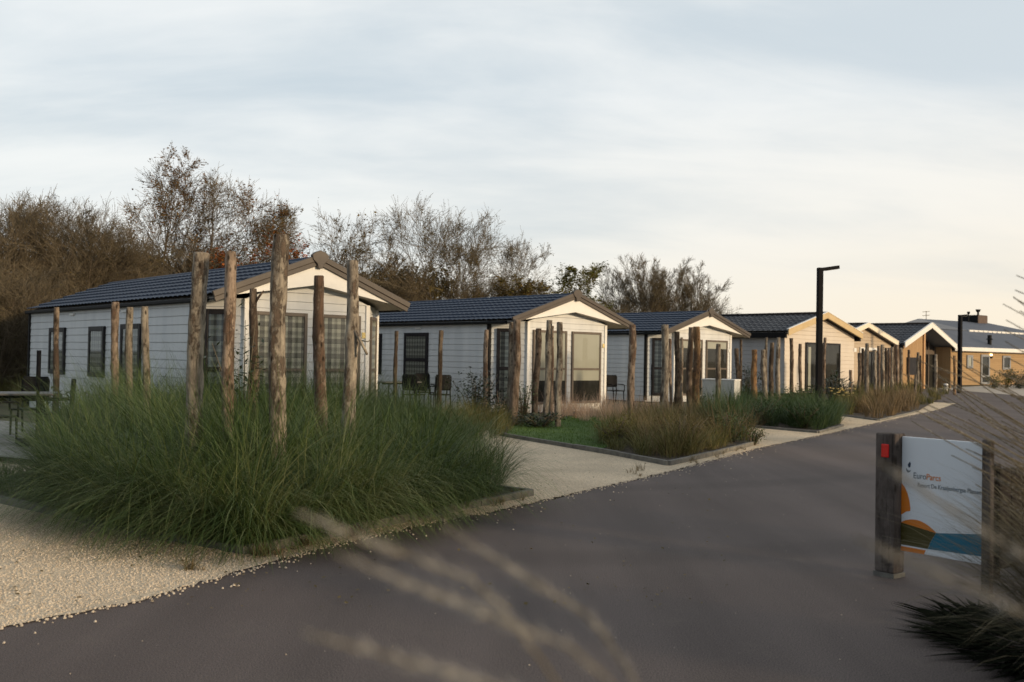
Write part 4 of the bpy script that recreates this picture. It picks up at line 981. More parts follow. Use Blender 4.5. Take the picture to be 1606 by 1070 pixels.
patch('border_grass', [(700, 705), (775, 690), (800, 676), (760, 660), (690, 668)], .42, 0, .7, .009, M['grass_olive'], 80, maxn=60)
patch('border_grass', [(735, 684), (790, 682), (800, 676), (850, 668), (770, 672)], .5, 0, .32, .009, M['grass_olive'], 60, maxn=24)
patch('wall_grass', [(765, 652), (840, 652), (960, 652), (950, 646), (800, 645)], .55, 0, .75, .009, M['pink'], 45, (.05, .5), (.1, .8), maxn=40)
patch('back_grass', [(0, 640), (55, 640), (60, 612), (-40, 606)], .6, 0, .95, .014, M['grass_olive'], 90, maxn=120, z=-.02)
# short turf on the lawn and small weeds in the gravel
mb = MB()
lp = [(p.x, p.y) for p in lawn_poly]
for x, y in scatter(lp, .05, rg, 1800)[:1800]:
    for _ in range(5): blade(mb, (x+rg.gauss(0, .03), y+rg.gauss(0, .03), .044), rg.random()*6.3, .1, .8, rg.uniform(.03, .06), .006, 2)
tag(mb.build('lawn_grass', island_mat('lawn_blades', [(.042, .085, .012), (.065, .125, .02), (.10, .165, .032)], .7, .15, .6)), kind='stuff')
mb = MB()
for px, py, n in ((235, 845, 4), (300, 893, 5), (345, 845, 10), (420, 872, 14), (470, 856, 12), (560, 840, 9), (770, 792, 12), (800, 783, 9), (640, 815, 12), (700, 800, 12), (1000, 742, 5), (1130, 712, 9), (1160, 704, 9), (1085, 722, 8)):
    for _ in range(n):
        p = G(px+rg.gauss(0, 10), py+rg.gauss(0, 3)); tuft(mb, (p.x, p.y, .01), 16, rg.uniform(.05, .16), .006, rg, (.1, 1.0), (.2, 1.0), .03, None, 3)
for _ in range(420):
    p = G(rg.uniform(-20, 1150), rg.uniform(690, 960)); k = 0
    if inpoly(p.x, p.y, gpoly): continue
    a = rg.random()*6.28; leaf(mb, Vector((p.x, p.y, .016)), Vector((math.cos(a), math.sin(a), rg.uniform(.0, .35))).normalized(), rg.uniform(.015, .04), rg, .7)
tag(mb.build('gravel_weeds', M['grass_dry']), kind='stuff')

# fluffy fountain grass on the right and close to the lens
def plume(st, hd, p0, az, th0, th1, L_, pl, prad, rnd, hairs, hair_l, srad=.0016):
    pts = [Vector(p0)]; q = Vector(p0); h = Vector((math.cos(az), math.sin(az), 0)); n = 9
    for k in range(n):
        th = th0+(th1-th0)*((k+.5)/n)**1.6; q = q+(h*math.sin(th)+Vector((0, 0, math.cos(th))))*(L_/n); pts.append(q.copy())
    st.tube(pts, [srad*(1-.5*k/n) for k in range(n+1)], 4)
    m0 = max(0, int(n*(1-pl/L_))); seg = pts[m0:]
    for _ in range(hairs):
        t = rnd.random()*(len(seg)-1); k = int(t); a = seg[k].lerp(seg[k+1], t-k); d = (seg[k+1]-seg[k]).normalized()
        rv = Vector((rnd.gauss(0, 1), rnd.gauss(0, 1), rnd.gauss(0, 1))); rv = (rv-d*rv.dot(d)).normalized()
        tt = t/(len(seg)-1); env = math.sin(math.pi*min(1, max(.06, tt*.92+.06)))**.6
        e = a+(d*.75+rv*.8)*hair_l*env*rnd.uniform(.6, 1.1); s = d.cross(rv)*.0011
        i = len(hd.v); hd.v += [tuple(a-s), tuple(a+s), tuple(e)]; hd.f.append((i, i+1, i+2))
rp = random.Random(21)
def fountain(label, base, stems, leaves, leafL, leafaz, lw=.006):
    root = thing('fountain_grass', label, 'grass plant', base, 0)
    st, hd, lv = MB(), MB(), MB()
    for (az, th0, th1, L_, pl, hairs, hl, off) in stems: plume(st, hd, off, az, th0, th1, L_, pl, .012, rp, hairs, hl)
    for _ in range(leaves):
        a = rp.random()*6.28; r = .22*math.sqrt(rp.random()); az = leafaz+rp.gauss(0, .9); t0 = rp.uniform(.05, .6)
        blade(lv, (math.cos(a)*r, math.sin(a)*r, 0), az, t0, t0+rp.uniform(.6, 1.7), leafL*rp.uniform(.6, 1.1), lw, 7, rp.uniform(-.6, .6))
    st.build('stem', M['stem'], root, True); hd.build('seed_head', M['plume'], root); lv.build('leaf', M['grass_dry'], root)
    return root
#@@FOREGRASS
def solve_stem(base, tip, rnd, sag=.25):
    """arching stem from a clump base to a tip: returns its polyline"""
    b, t = Vector(base), Vector(tip); n = 16; mid = sag if isinstance(sag, Vector) else Vector((b.x*.75+t.x*.25, b.y*.75+t.y*.25, t.z+sag))
    if isinstance(sag, Vector):
        m2 = t+(mid-t)*.62
        return [b*(1-s)**2+mid*2*s*(1-s)+m2*s*s for s in [k/10 for k in range(10)]]+[m2.lerp(t, k/6) for k in range(7)]
    return [b*(1-s)**2+mid*2*s*(1-s)+t*s*s for s in [k/n for k in range(n+1)]]
def fountain2(label, base, tips, leaves, leafL, leafaz, lw, hair, hair_l, prad_len, srad=.0016):
    b0 = Vector(base); root = thing('fountain_grass', label, 'grass plant', base, 0)
    st, hd, lv = MB(), MB(), MB()
    for tip, pl, sag in tips:
        a = rp.random()*6.28; bb = Vector((math.cos(a)*.10, math.sin(a)*.10, 0))
        pts = solve_stem(bb, Vector(tip)-b0, rp, sag-b0 if isinstance(sag, Vector) else sag); n = len(pts)-1
        st.tube(pts, [srad*(1-.4*k/n) for k in range(n+1)], 4)
        # plume over the last pl metres
        acc = 0; seg = [pts[-1]]
        for k in range(n, 0, -1):
            acc += (pts[k]-pts[k-1]).length; seg.insert(0, pts[k-1])
            if acc > pl: break
        ex = acc-pl
        if ex > 0 and len(seg) > 1: seg[0] = seg[0].lerp(seg[1], min(.95, ex/max(1e-4, (seg[1]-seg[0]).length)))
        ls = [(seg[i+1]-seg[i]).length for i in range(len(seg)-1)]; tot = sum(ls)
        for _ in range(hair):
            u = rp.random()*tot; k = 0
            while k < len(ls)-1 and u > ls[k]: u -= ls[k]; k += 1
            A = seg[k].lerp(seg[k+1], u/max(1e-5, ls[k])); d = (seg[k+1]-seg[k]).normalized(); tt = (sum(ls[:k])+u)/tot
            rv = Vector((rp.gauss(0, 1), rp.gauss(0, 1), rp.gauss(0, 1))); rv = (rv-d*rv.dot(d)).normalized()
            env = math.sin(math.pi*min(1, max(.08, tt*.9+.08)))**.6; e = A+(d*.8+rv*.75)*hair_l*env*rp.uniform(.5, 1.1); s = d.cross(rv)*.0007
            i = len(hd.v); hd.v += [tuple(A-s), tuple(A+s), tuple(e)]; hd.f.append((i, i+1, i+2))
    for _ in range(leaves):
        a = rp.random()*6.28; r = .22*math.sqrt(rp.random()); az = leafaz+rp.gauss(0, .9); t0 = rp.uniform(.05, .6)
        blade(lv, (math.cos(a)*r, math.sin(a)*r, 0), az, t0, t0+rp.uniform(.6, 1.7), leafL*rp.uniform(.6, 1.1), lw, 7, rp.uniform(-.6, .6))
    st.build('stem', M['stem'], root, True)
    if hair: hd.build('seed_head', M['plume'], root)
    if leaves: lv.build('leaf', M['grass_straw'], root)
    return root
NEAR = [((462, 803), (640, 872), .80), ((520, 866), (760, 962), .72), ((695, 828), (835, 912), .86), ((476, 992), (700, 1056), .66), ((1338, 842), (1560, 942), .80), ((1374, 722), (1540, 832), .95)]
near_tips = []
for (ax, ay), (bx, by), Y in NEAR:
    t_ = D(ax, ay, Y); near_tips.append((t_, .24, D(bx+(bx-ax)*1.5, by+(by-ay)*1.5, Y)))
fountain2('pale plumed grass plant out of focus close to the lens, its plumes crossing the road', (.75, .62, 0), near_tips, 50, .7, 2.6, .006, 270, .021, .3)
right_tips = []
for px, py, Y, s_ in ((1440, 566, 4.4, .30), (1462, 580, 4.3, .25), (1475, 600, 4.2, .25), (1440, 628, 4.2, .20), (1428, 640, 4.1, .18), (1455, 655, 4.2, .15), (1500, 610, 4.3, .25), (1520, 640, 4.2, .18), (1510, 665, 4.1, .15), (1492, 714, 4.2, .12), (1515, 704, 4.3, .12), (1530, 694, 4.3, .15), (1525, 733, 4.1, .1), (1545, 590, 4.4, .3), (1578, 560, 4.2, .3), (1560, 620, 4.2, .25), (1573, 477, 4.0, .35), (1590, 467, 4.0, .35), (1578, 502, 4.0, .35), (1592, 455, 4.0, .35), (1594, 432, 4.1, .35), (1600, 488, 4.0, .3), (1550, 700, 4.2, .15), (1570, 660, 4.2, .2), (1585, 630, 4.2, .2), (1560, 760, 4.1, .08), (1580, 720, 4.0, .1), (1490, 560, 4.4, .3), (1520, 575, 4.4, .3), (1555, 730, 4.2, .1), (1590, 690, 4.2, .12), (1530, 760, 4.3, .06)):
    for jx, jy in ((0, 0), (rp.gauss(12, 14), rp.gauss(0, 14))):
        right_tips.append((D(px+jx, py+jy, Y+jy*.01), .34, D(px+jx+rp.uniform(220, 330), py+jy+rp.uniform(110, 190), Y)))
fountain2('wispy fountain grass plant leaning in from the right edge over the sign', (2.88, 4.4, 0), right_tips, 1200, 1.45, 2.7, .008, 120, .024, .2, .0032)
low_tips = [(D(px, py, Y), .26, .08) for px, py, Y in ((1560, 840, 4.6), (1540, 870, 4.7), (1575, 890, 4.6), (1525, 905, 4.8), (1590, 850, 4.5), (1565, 930, 4.5), (1550, 800, 4.6), (1570, 870, 4.4), (1585, 910, 4.4))]
fountain2('straw coloured grass clump at the right edge below the sign board', (3.22, 4.75, 0), low_tips, 800, .95, 2.9, .009, 120, .02, .2, .003)
# plant shadow on the road, shaped out of flat near-black leaves
def shadow_leaves():
    root = thing('plant_shadow_shape', 'plant shadow on the asphalt in the lower right corner, shaped out of flat dark leaves', 'plant', (3.0, 5.45, .0), 0)
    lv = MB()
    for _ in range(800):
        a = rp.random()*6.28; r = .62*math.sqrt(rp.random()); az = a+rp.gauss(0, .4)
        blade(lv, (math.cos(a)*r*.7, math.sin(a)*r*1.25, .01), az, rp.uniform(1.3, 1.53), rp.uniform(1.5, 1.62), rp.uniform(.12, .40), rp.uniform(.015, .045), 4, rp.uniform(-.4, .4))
    lv.build('leaf', island_mat('shadow_black', [(.006, .007, .005), (.010, .012, .008), (.014, .014, .010)], 1.0, 0, 2.0, 0), root)
shadow_leaves()

#@@FURN
# ------------------------------------------------------------------ park sign
def park_sign():
    pl = G(1393, 902)
    root = thing('park_sign', 'white welcome sign board with orange olive and blue shapes between weathered timber posts', 'sign', (pl.x, pl.y, 0), 0)
    a = D(1416, 700, 7.22); b = D(1549, 700, 6.72); ax = Vector((b.x-a.x, b.y-a.y, 0)); Wd = ax.length; rz = math.atan2(ax.y, ax.x)
    O = Vector((a.x-pl.x, a.y-pl.y, 0)); Mx = Matrix.Translation(O) @ Matrix.Rotation(rz, 4, 'Z')
    z1, z0 = 1.055, .205; Hh = z1-z0
    p = MB(); p.box(0, Wd, -.012, .012, z0, z1, Mx); pn = bevel(p.build('panel', M['panel'], root), .004)
    # posts: square timbers with pale foot
    for x0, w, d, zt in ((-.165, .16, .15, 1.075), (Wd+.006, .065, .06, 1.085)):
        q = MB(); q.box(x0, x0+w, -.10, d-.10, .035, zt, Mx); po = bevel(q.build('post', M['signpost'], root), .012)
        ft = MB(); ft.box(x0-.004, x0+w+.004, -.104, d-.096, 0, .034, Mx); ft.build('foot', M['kerb'], po)
        if w > .15:
            r = MB(); r.box(x0+.055, x0+.115, -.114, -.1005, .895, .995, Mx); bevel(r.build('reflector', M['red'], po), .006)
    def P(u, w_): return (u*Wd, z1-w_*Hh)
    def decal(name, uv, mt, lift):
        m_ = MB(); pts = [(x, -.0125-lift, z) for x, z in (P(*q) for q in uv)]
        m_.prism([tuple(Mx @ Vector(q)) for q in pts], tuple(Mx.to_3x3() @ Vector((0, -.0008, 0)))); return m_.build(name, mt, pn)
    dome = [(.0, .755)] + [(.43*t, .755+.045*t-.062*math.sin(math.pi*t)**.8) for t in [k/14 for k in range(1, 14)]] + [(.43, .80)]
    decal('orange_shape', [(0, .41), (.04, .44), (.075, .49), (.10, .55), (.115, .62), (.112, .645), (.06, .655), (0, .69)], M['orange'], .0002)
    decal('orange_shape', dome, M['orange'], .0002)
    decal('olive_shape', [(0, .7555), (.43, .8005), (.40, .84), (.36, .89), (.335, .948), (0, .948)], M['olive'], .0002)
    decal('blue_shape', [(.432, .80), (.7, .775), (1, .745), (1, .93), (.338, .948), (.362, .89), (.402, .84)], M['blue'], .0002)
    decal('orange_shape', [(0, .962), (.31, .962), (.285, 1.0), (0, 1.0)], M['orange'], .0002)
    # leaf emblem
    decal('emblem', [(.075, .245), (.09, .225), (.105, .215), (.115, .235), (.108, .262), (.09, .27)], M['ink_blue'], .0002)
    decal('emblem', [(.055, .27), (.068, .285), (.09, .295), (.115, .287), (.105, .305), (.08, .313), (.06, .298)], M['ink'], .0002)
    def text(s, u, w_, size, mt, name, width=None):
        cu = bpy.data.curves.new('txt', 'FONT'); cu.body = s; cu.size = size; cu.extrude = .0004; cu.offset = .0006
        to = bpy.data.objects.new('txt', cu); S.collection.objects.link(to); bpy.context.view_layer.update()
        dg = bpy.context.evaluated_depsgraph_get(); me = bpy.data.meshes.new_from_object(to.evaluated_get(dg)); bpy.data.objects.remove(to)
        xs = [v.co.x for v in me.vertices]; wd = max(xs)-min(xs); k = (width*Wd/wd) if width else 1
        x, z = P(u, w_); L_ = Mx @ Matrix.Translation((x, -.0135, z)) @ Matrix.Rotation(math.pi/2, 4, 'X') @ Matrix.Diagonal((k, 1, 1, 1))
        me.transform(L_); me.name = name; me.materials.append(mt)
        o = bpy.data.objects.new(name, me); S.collection.objects.link(o); o.parent = pn; return o
    text('Euro', .145, .355, .062, M['ink'], 'lettering', .155); text('Parcs', .305, .355, .062, M['orange'], 'lettering', .17)
    text('Resort De Kraaijenbergse Plassen', .20, .425, .044, M['ink'], 'lettering', .74)
    return root
park_sign()
# dark timber planter / board behind the grass at the right edge
def planter():
    a = D(1566, 735, 7.2)
    root = thing('timber_screen', 'dark brown timber screen behind the grass at the right edge beside the sign', 'screen', (a.x, a.y, 0), .55)
    dk = planks('dark_screen_boards', (.022, .015, .011), (.04, .027, .02), .14, 'x')
    for k in range(9):
        b = MB(); b.box(k*.15, k*.15+.142, -.015, .015, .08, .83); bevel(b.build('board', dk, root), .004)
    for x in (.02, 1.28):
        b = MB(); b.box(x-.045, x+.045, .0152, .10, 0, .86); bevel(b.build('post', dk, root), .006)
planter()

# ------------------------------------------------------------------ street lamps
def street_lamp(label, px, pytop, Y, head_az, ang, group, pole_w=.085):
    p = D(px, 600, Y); zt = D(px, pytop, Y).z
    root = thing('street_lamp', label, 'street lamp', (p.x, p.y, 0), head_az, group)
    a = MB(); r = pole_w*.55; a.box(-r, r, -r, r, 0, zt); bevel(a.build('pole', M['metal_black'], root), .015)
    ft = MB(); ft.box(-.10, .10, -.10, .10, 0, .03); ft.build('base_plate', M['metal_black'], root)
    h = MB(); Mx = Matrix.Translation((0, 0, zt-.07)) @ Matrix.Rotation(-ang, 4, 'Y'); h.box(-r, .62, -.075, .075, -.05, .06, Mx); hd = bevel(h.build('lamp_head', M['metal_black'], root), .012)
    l = MB(); l.box(.22, .58, -.06, .06, -.054, -.0505, Mx); l.build('lens', mat('lamp_lens', (.35, .35, .33), .3), hd)
    return root
street_lamp('tall black street lamp with slanted head in the green bed, nearest one', 1284, 420, 30.2, .1, .16, 'black street lamps', .15)
street_lamp('black street lamp in front of the ochre building, far one at the larch cottage', 1505, 494, 54, .6, .1, 'black street lamps', .17)

# ------------------------------------------------------------------ garden furniture
def chair(label, loc, rz, group):
    root = thing('garden_chair', label, 'chair', loc, rz, group)
    s = MB(); s.box(-.23, .23, -.22, .22, .42, .45); bevel(s.build('seat', M['resin'], root), .012)
    b = MB(); n = 10; i0 = 0
    for zz, w in ((.56, .215), (.62, .235), (.94, .235), (1.0, .20)):
        for k in range(n+1):
            t = -1+2*k/n; b.v.append((t*w, .22+.05*(zz-.45)+.05*(1-t*t), zz))
    for r in range(3):
        for k in range(n): q = r*(n+1)+k; b.f.append((q, q+1, q+n+2, q+n+1))
    bo = b.build('backrest', M['resin'], root, True); so_ = bo.modifiers.new('s', 'SOLIDIFY'); so_.thickness = .018
    for x in (-1, 1):
        l = MB(); l.tube([(x*.22, -.22, 0), (x*.225, -.2, .42)], [.016, .02], 7); l.build('leg', M['resin'], root, True)
        l = MB(); l.tube([(x*.22, .30, 0), (x*.215, .24, .44), (x*.2, .255, .62)], [.016, .021, .016], 7); l.build('leg', M['resin'], root, True)
        a = MB(); a.tube([(x*.245, -.21, .42), (x*.255, -.20, .64), (x*.26, -.12, .665), (x*.25, .22, .67)], [.017, .017, .019, .016], 7); a.build('armrest', M['resin'], root, True)
    return root
def table(label, loc, rz, L_, W_, h=.75, group=None):
    root = thing('garden_table', label, 'table', loc, rz, group)
    t = MB(); t.box(-L_/2, L_/2, -W_/2, W_/2, h-.035, h); bevel(t.build('tabletop', M['tabletop'], root), .012)
    for sx in (-1, 1):
        for sy in (-1, 1):
            l = MB(); x, y = sx*(L_/2-.18), sy*(W_/2-.12)
            l.tube([(x*1.05, y*1.05, 0), (x, y, h*.5), (x*.9, y*.9, h-.04)], [.02, .02, .02], 7); l.build('leg', M['resin'], root, True)
    f = MB(); f.box(-L_/2+.16, L_/2-.16, -.02, .02, h-.09, h-.0355); f.build('apron', M['resin'], root)
    return root
def at(px, Y, z=0.0): p = D(px, 560, Y); return (p.x, p.y, z)
gt = 'dark garden furniture by the chalets'
table('long grey topped garden table on the left terrace by the nearest chalet', at(10, 15.8, .10), .35, 1.5, .85, .77, gt)
chair('dark garden chair behind the long table at the left edge', at(48, 16.9, .10), .1, gt)
chair('dark garden chair turned sideways at the right end of the long left table', at(88, 15.9, .10), -1.1, gt)
chair('dark garden chair cut off by the left edge before the long table', at(-6, 14.9, .10), 2.9, gt)
table('dark garden table by the side window of the second chalet', at(622, 28.2, .02), .74, 1.3, .8, .80, gt)
chair('left dark garden chair seen from behind at the second chalet table', at(650, 26.9, .06), 2.75, gt)
chair('right dark garden chair seen from behind at the second chalet table', at(692, 27.3, .06), 3.5, gt)
chair('dark garden chair behind the two others at the second chalet table', at(667, 28.6, .06), .4, gt)
chair('single dark garden chair facing forward by the left wall of the third chalet', at(966, 34.8, .0), .5, gt)
def parasol(label, px, Y, z0, h, group):
    p = at(px, Y, z0); root = thing('parasol_stand', label, 'parasol stand', p, .6, group)
    b = MB(); b.box(-.27, .27, -.27, .27, 0, .09); bevel(b.build('base', M['metal_black'], root), .02)
    t = MB(); t.tube([(0, 0, .08), (0, 0, h*.62), (0, 0, h*.63), (0, 0, h)], [.024, .024, .034, .034], 10); t.build('pole', M['metal_black'], root, True)
parasol('bare black parasol stand on the left terrace before the nearest chalet corner', 61, 15.0, .1, 1.47, 'parasol stands')
parasol('bare black parasol stand on a square base before the third chalet', 1023, 32, .0, 1.42, 'parasol stands')
def cabinet():
    p = G(1126, 652); rz = -.62
    root = thing('utility_cabinet', 'smooth grey white utility cabinet among the posts before the third chalet', 'cabinet', (p.x, p.y, 0), rz)
    GW = mat('grey_white_render', (.46, .47, .45), .6, var=(.51, .52, .50), scale=2.5)
    b = MB(); b.box(-.50, .50, -.02, .42, 0, 1.02); bevel(b.build('body', GW, root), .012)
    t = MB(); t.box(-.515, .515, -.035, .435, 1.021, 1.06); bevel(t.build('lid', M['white'], root), .01)
    d = MB(); d.box(-.02, -.012, -.026, -.0205, .1, .98); d.build('door_seam', M['soffit'], root)
cabinet()
def bollard():
    p = at(1484, 55); root = thing('bollard', 'small white bollard by the road before the larch cottage', 'bollard', p, .5)
    b = MB(); b.tube([(0, 0, 0), (0, 0, .42), (0, 0, .47), (0, 0, .5)], [.12, .12, .13, .09], 12); b.build('body', M['white'], root, True)
    t = MB(); t.tube([(0, 0, .33), (0, 0, .40)], [.122, .122], 12); t.build('band', M['slate'], root, True)
bollard()

#@@TREES
# ------------------------------------------------------------------ trees
rt_ = random.Random(99)
def perp(d, rnd):
    v = Vector((rnd.gauss(0, 1), rnd.gauss(0, 1), rnd.gauss(0, 1))); v = v-d*v.dot(d); return v.normalized()
def make_tree(name, label, cat, loc, h, width, stems=1, leafmat=None, leafn=0, leafsize=.09, upright=.5, bare_base=.25, twig='twig', l1=14, l2=9, l3=6, lean=(0, 0), group=None, r0=None, leaf_low=None, thick=1.0, rz=0.0):
    rnd = random.Random(int(loc[0]*131+loc[1]*17+h*7)); root = thing(name, label, cat, loc, rz, group)
    tr, tw, lf = MB(), MB(), MB()
    r0 = r0 or h*.011; tips = []
    def branch(p, d, L_, r, lvl):
        n = {0: 9, 1: 6, 2: 4, 3: 3}[lvl]; pts = [p.copy()]; q = p.copy(); dd = d.copy()
        for k in range(n):
            dd = (dd + perp(dd, rnd)*rnd.uniform(.02, .16) + Vector((0, 0, upright*(.045 if lvl else .05)))).normalized()
            q = q+dd*(L_/n); pts.append(q.copy())
        tip = .10 if lvl == 0 else (.35 if lvl < 3 else .45)
        rad = [r*(1-(1-tip)*k/n) for k in range(n+1)]
        rad = [max(q, .0055) for q in rad]; (tr if lvl < 2 else tw).tube(pts, rad, {0: 7, 1: 5, 2: 3, 3: 3}[lvl], cap=False)
        if lvl == 3: tips.append(pts)
        if lvl < 3:
            cnt = {0: l1, 1: l2, 2: l3}[lvl]
            for c in range(cnt):
                t0 = bare_base if lvl == 0 else .22
                t = t0+(1-t0)*(c+rnd.random())/cnt; t = min(.99, t); k = min(n-1, int(t*n)); pp = pts[k].lerp(pts[k+1], t*n-k)
                bd = (pts[k+1]-pts[k]).normalized(); an = rnd.uniform(.5, 1.05)*(1-.35*upright)
                nd = (bd*math.cos(an)+perp(bd, rnd)*math.sin(an)).normalized()
                if nd.z < -.2: nd.z *= -.4
                ll = {0: max(width*.62, h*.26)*((1.15-.75*t) if upright > .8 or width*F < 1 else .42+.66*math.sin(math.pi*min(1, t*.86+.10))), 1: L_*.55*(1.1-.5*t), 2: L_*.65}[lvl]*rnd.uniform(.65, 1.15)
                branch(pp, nd.normalized(), ll, max(.004, rad[k]*{0: .5, 1: .5, 2: .62}[lvl]), lvl+1)
    for s in range(stems):
        a = 6.283*s/stems+rnd.random(); off = Vector((math.cos(a), math.sin(a), 0))*(.14*h/8 if stems > 1 else 0)*rnd.uniform(.5, 2.2)
        sp = rnd.uniform(.12, .38)*width/h if stems > 1 else .03
        d0 = Vector((math.cos(a)*sp+lean[0], math.sin(a)*sp+lean[1], 1)).normalized()
        branch(off, d0, h*rnd.uniform(.78, .95) if stems > 1 else h*.88, r0*(1 if stems == 1 else .62)*thick, 0)
    zs = sorted(p[-1].z for p in tips)
    if leafn and leafmat:
        for _ in range(leafn):
            pts = rnd.choice(tips); k = rnd.randrange(len(pts)-1); p = pts[k].lerp(pts[k+1], rnd.random())
            if leaf_low is not None and p.z > h*leaf_low and rnd.random() < .88: continue
            p = p+Vector((rnd.gauss(0, .05), rnd.gauss(0, .05), rnd.gauss(0, .05))); a = rnd.random()*6.28
            leaf(lf, p, Vector((math.cos(a), math.sin(a), rnd.uniform(-.9, .4))).normalized(), leafsize*rnd.uniform(.6, 1.3), rnd, .75)
    trunk = tr.build('trunk', M['tree_bark'], root, True)
    cr = tw.build('crown', M[twig], root)
    if lf.v: lf.build('leaves', leafmat, cr)
    return root
def T(px, ytop, Y, wpx, **kw):
    p = D(px, 560, Y); h = D(px, ytop, Y).z; return (p.x, p.y, -.03), h*.90, wpx*Y/F
def tree(name, label, cat, px, ytop, Y, wpx, **kw):
    loc, h, w = T(px, ytop, Y, wpx); return make_tree(name, label, cat, loc, h, w, **kw)
gtx = 'bare trees behind the chalets'
tree('maple_tree', 'tall autumn tree with rust brown leaves and long loose branches behind the nearest chalet', 'tree', 260, 204, 40, 165, stems=3, leafmat=M['leaf_rust'], leafn=12000, leafsize=.10, upright=.5, bare_base=.12, l1=26, l2=10, l3=9, r0=.13, group=gtx)
tree('birch_tree', 'slender nearly bare tree right of the rust coloured one', 'tree', 330, 214, 39, 110, stems=1, leafmat=M['leaf_brown'], leafn=350, leafsize=.09, upright=.7, bare_base=.25, l1=18, l2=9, l3=6, group=gtx, twig='twig_grey')
tree('bare_tree', 'small bare tree with fine fan of twigs above the second tall post', 'tree', 396, 294, 43, 95, stems=2, upright=.75, l1=14, l2=9, l3=9, group=gtx, twig='twig_grey')
tree('red_tree', 'bushy tree with red and orange leaves left of the tallest post', 'tree', 408, 338, 37, 100, stems=4, leafmat=M['leaf_red'], leafn=6000, leafsize=.12, upright=.5, l1=9, l2=7, l3=6, r0=.07, group=gtx)
tree('oak_tree', 'half bare tree with olive lower leaves behind the ridge of the nearest chalet', 'tree', 490, 276, 41, 150, stems=2, leafmat=M['leaf_olive'], leafn=9000, leafsize=.12, upright=.5, l1=16, l2=9, l3=9, leaf_low=.62, group=gtx)
tree('bare_tree', 'twiggy grey bare tree between the nearest ridge and the slender pole tree', 'tree', 540, 372, 45, 90, stems=4, upright=.8, l1=9, l2=8, l3=9, r0=.07, group=gtx, twig='twig_grey')
tree('poplar_tree', 'narrow upright bare tree above the right eaves of the nearest chalet', 'tree', 579, 308, 45, 58, stems=2, leafmat=M['leaf_brown'], leafn=300, upright=.95, l1=18, l2=8, l3=6, bare_base=.12, group=gtx)
tree('bare_tree', 'dense upright bare tree right of the narrow one', 'tree', 622, 366, 46, 95, stems=4, upright=.8, l1=9, l2=8, l3=9, r0=.07, leafmat=M['leaf_brown'], leafn=900, group=gtx)
tree('alder_tree', 'broad airy tree with tan leaves above the roof of the second chalet', 'tree', 690, 334, 47, 190, stems=3, leafmat=M['leaf_olive'], leafn=4500, leafsize=.08, upright=.62, l1=14, l2=9, l3=9, r0=.085, group=gtx)
tree('alder_tree', 'lower airy tree leaning right beside the broad one', 'tree', 742, 352, 48, 90, stems=2, leafmat=M['leaf_olive'], leafn=3000, leafsize=.09, upright=.6, l1=12, l2=8, l3=9, r0=.08, group=gtx)
tree('rounded_tree', 'rounded greyish tree standing alone on the skyline left of the second chalet ridge', 'tree', 803, 352, 52, 115, stems=2, leafmat=M['leaf_brown'], leafn=3000, leafsize=.08, upright=.65, l1=15, l2=9, l3=9, group=gtx, twig='twig_grey')
tree('olive_bush', 'dense olive green bush left of the second chalet ridge', 'bush', 832, 408, 49, 100, stems=6, leafmat=M['leaf_olive'], leafn=8000, leafsize=.14, upright=.4, l1=8, l2=7, l3=6, r0=.06, bare_base=.05, group=gtx)
tree('green_tree', 'small yellow green leafy tree behind the second chalet finial', 'tree', 916, 392, 54, 95, stems=3, leafmat=M['leaf_yellow'], leafn=6000, leafsize=.14, upright=.5, l1=9, l2=7, l3=6, r0=.07, group=gtx)
for k, (px, yt, wp, lb) in enumerate(((985, 392, 80, 'left tuft of the many stemmed willow group with upright brooms'), (1030, 390, 90, 'central willow with upright broom like branches on the skyline'), (1082, 402, 85, 'right hand willow with outward arching brooms'))):
    tree('willow_tree', lb, 'tree', px, yt-4, 60, wp*1.25, stems=8, leafmat=M['leaf_olive'], leafn=3800, leafsize=.075, upright=.85, bare_base=.2, l1=13, l2=8, l3=9, r0=.10, group=gtx)
tree('bare_bush', 'low bare bush right of the willows above the third chalet ridge', 'bush', 1112, 462, 61, 80, stems=6, upright=.5, l1=7, l2=7, l3=9, r0=.06, group=gtx, leafmat=M['leaf_brown'], leafn=500)
# brown thicket: prototypes copied
protos = []
def thick_proto(k):
    return make_tree('thicket_shrub', 'x', 'shrub', (0, 0, 0), 7.2+.5*k, 4.6, stems=7, leafmat=M['leaf_brown'], leafn=3600, leafsize=.07, upright=.55, bare_base=.06, l1=11, l2=9, l3=9, r0=.075, group='tangled brown shrubs behind the chalets')
protos = [thick_proto(k) for k in range(3)]
TH = [(-45, 296, 33, 'tall tangled brown shrub cut by the left edge'), (22, 290, 35, 'tall brown shrub left above the far chalet corner, reaching highest at left'), (72, 296, 36, 'brown shrub with pale upright twigs left of the nearest roof'),
      (118, 312, 35, 'brown shrub over the low left end of the nearest roof'), (165, 326, 36, 'tangled brown shrub just left of the rust coloured tree'), (210, 350, 37, 'brown shrub at the left foot of the rust coloured tree'),
      (-10, 400, 29, 'low dark tangle at the left edge beside the nearest chalet'), (40, 420, 30, 'lower brown tangle left of the nearest chalet corner'), (300, 380, 40, 'brown shrub behind the nearest roof between rust and slender trees'), (350, 372, 41, 'brown shrub under the slender nearly bare tree'),
      (455, 396, 42, 'brown shrub just right of the tallest post top'), (530, 412, 43, 'brown shrub right behind the nearest chalet finial'), (590, 420, 45, 'brown shrub above the right eaves tip of the nearest chalet'), (640, 428, 47, 'low brown shrub at the left end of the second chalet ridge'), (720, 430, 49, 'low brown shrub under the broad airy tree'), (780, 432, 51, 'low brown shrub under the rounded greyish tree'), (870, 440, 55, 'low brown shrub left of the second chalet finial'), (962, 460, 58, 'low brown shrub between yellow green tree and willows')]
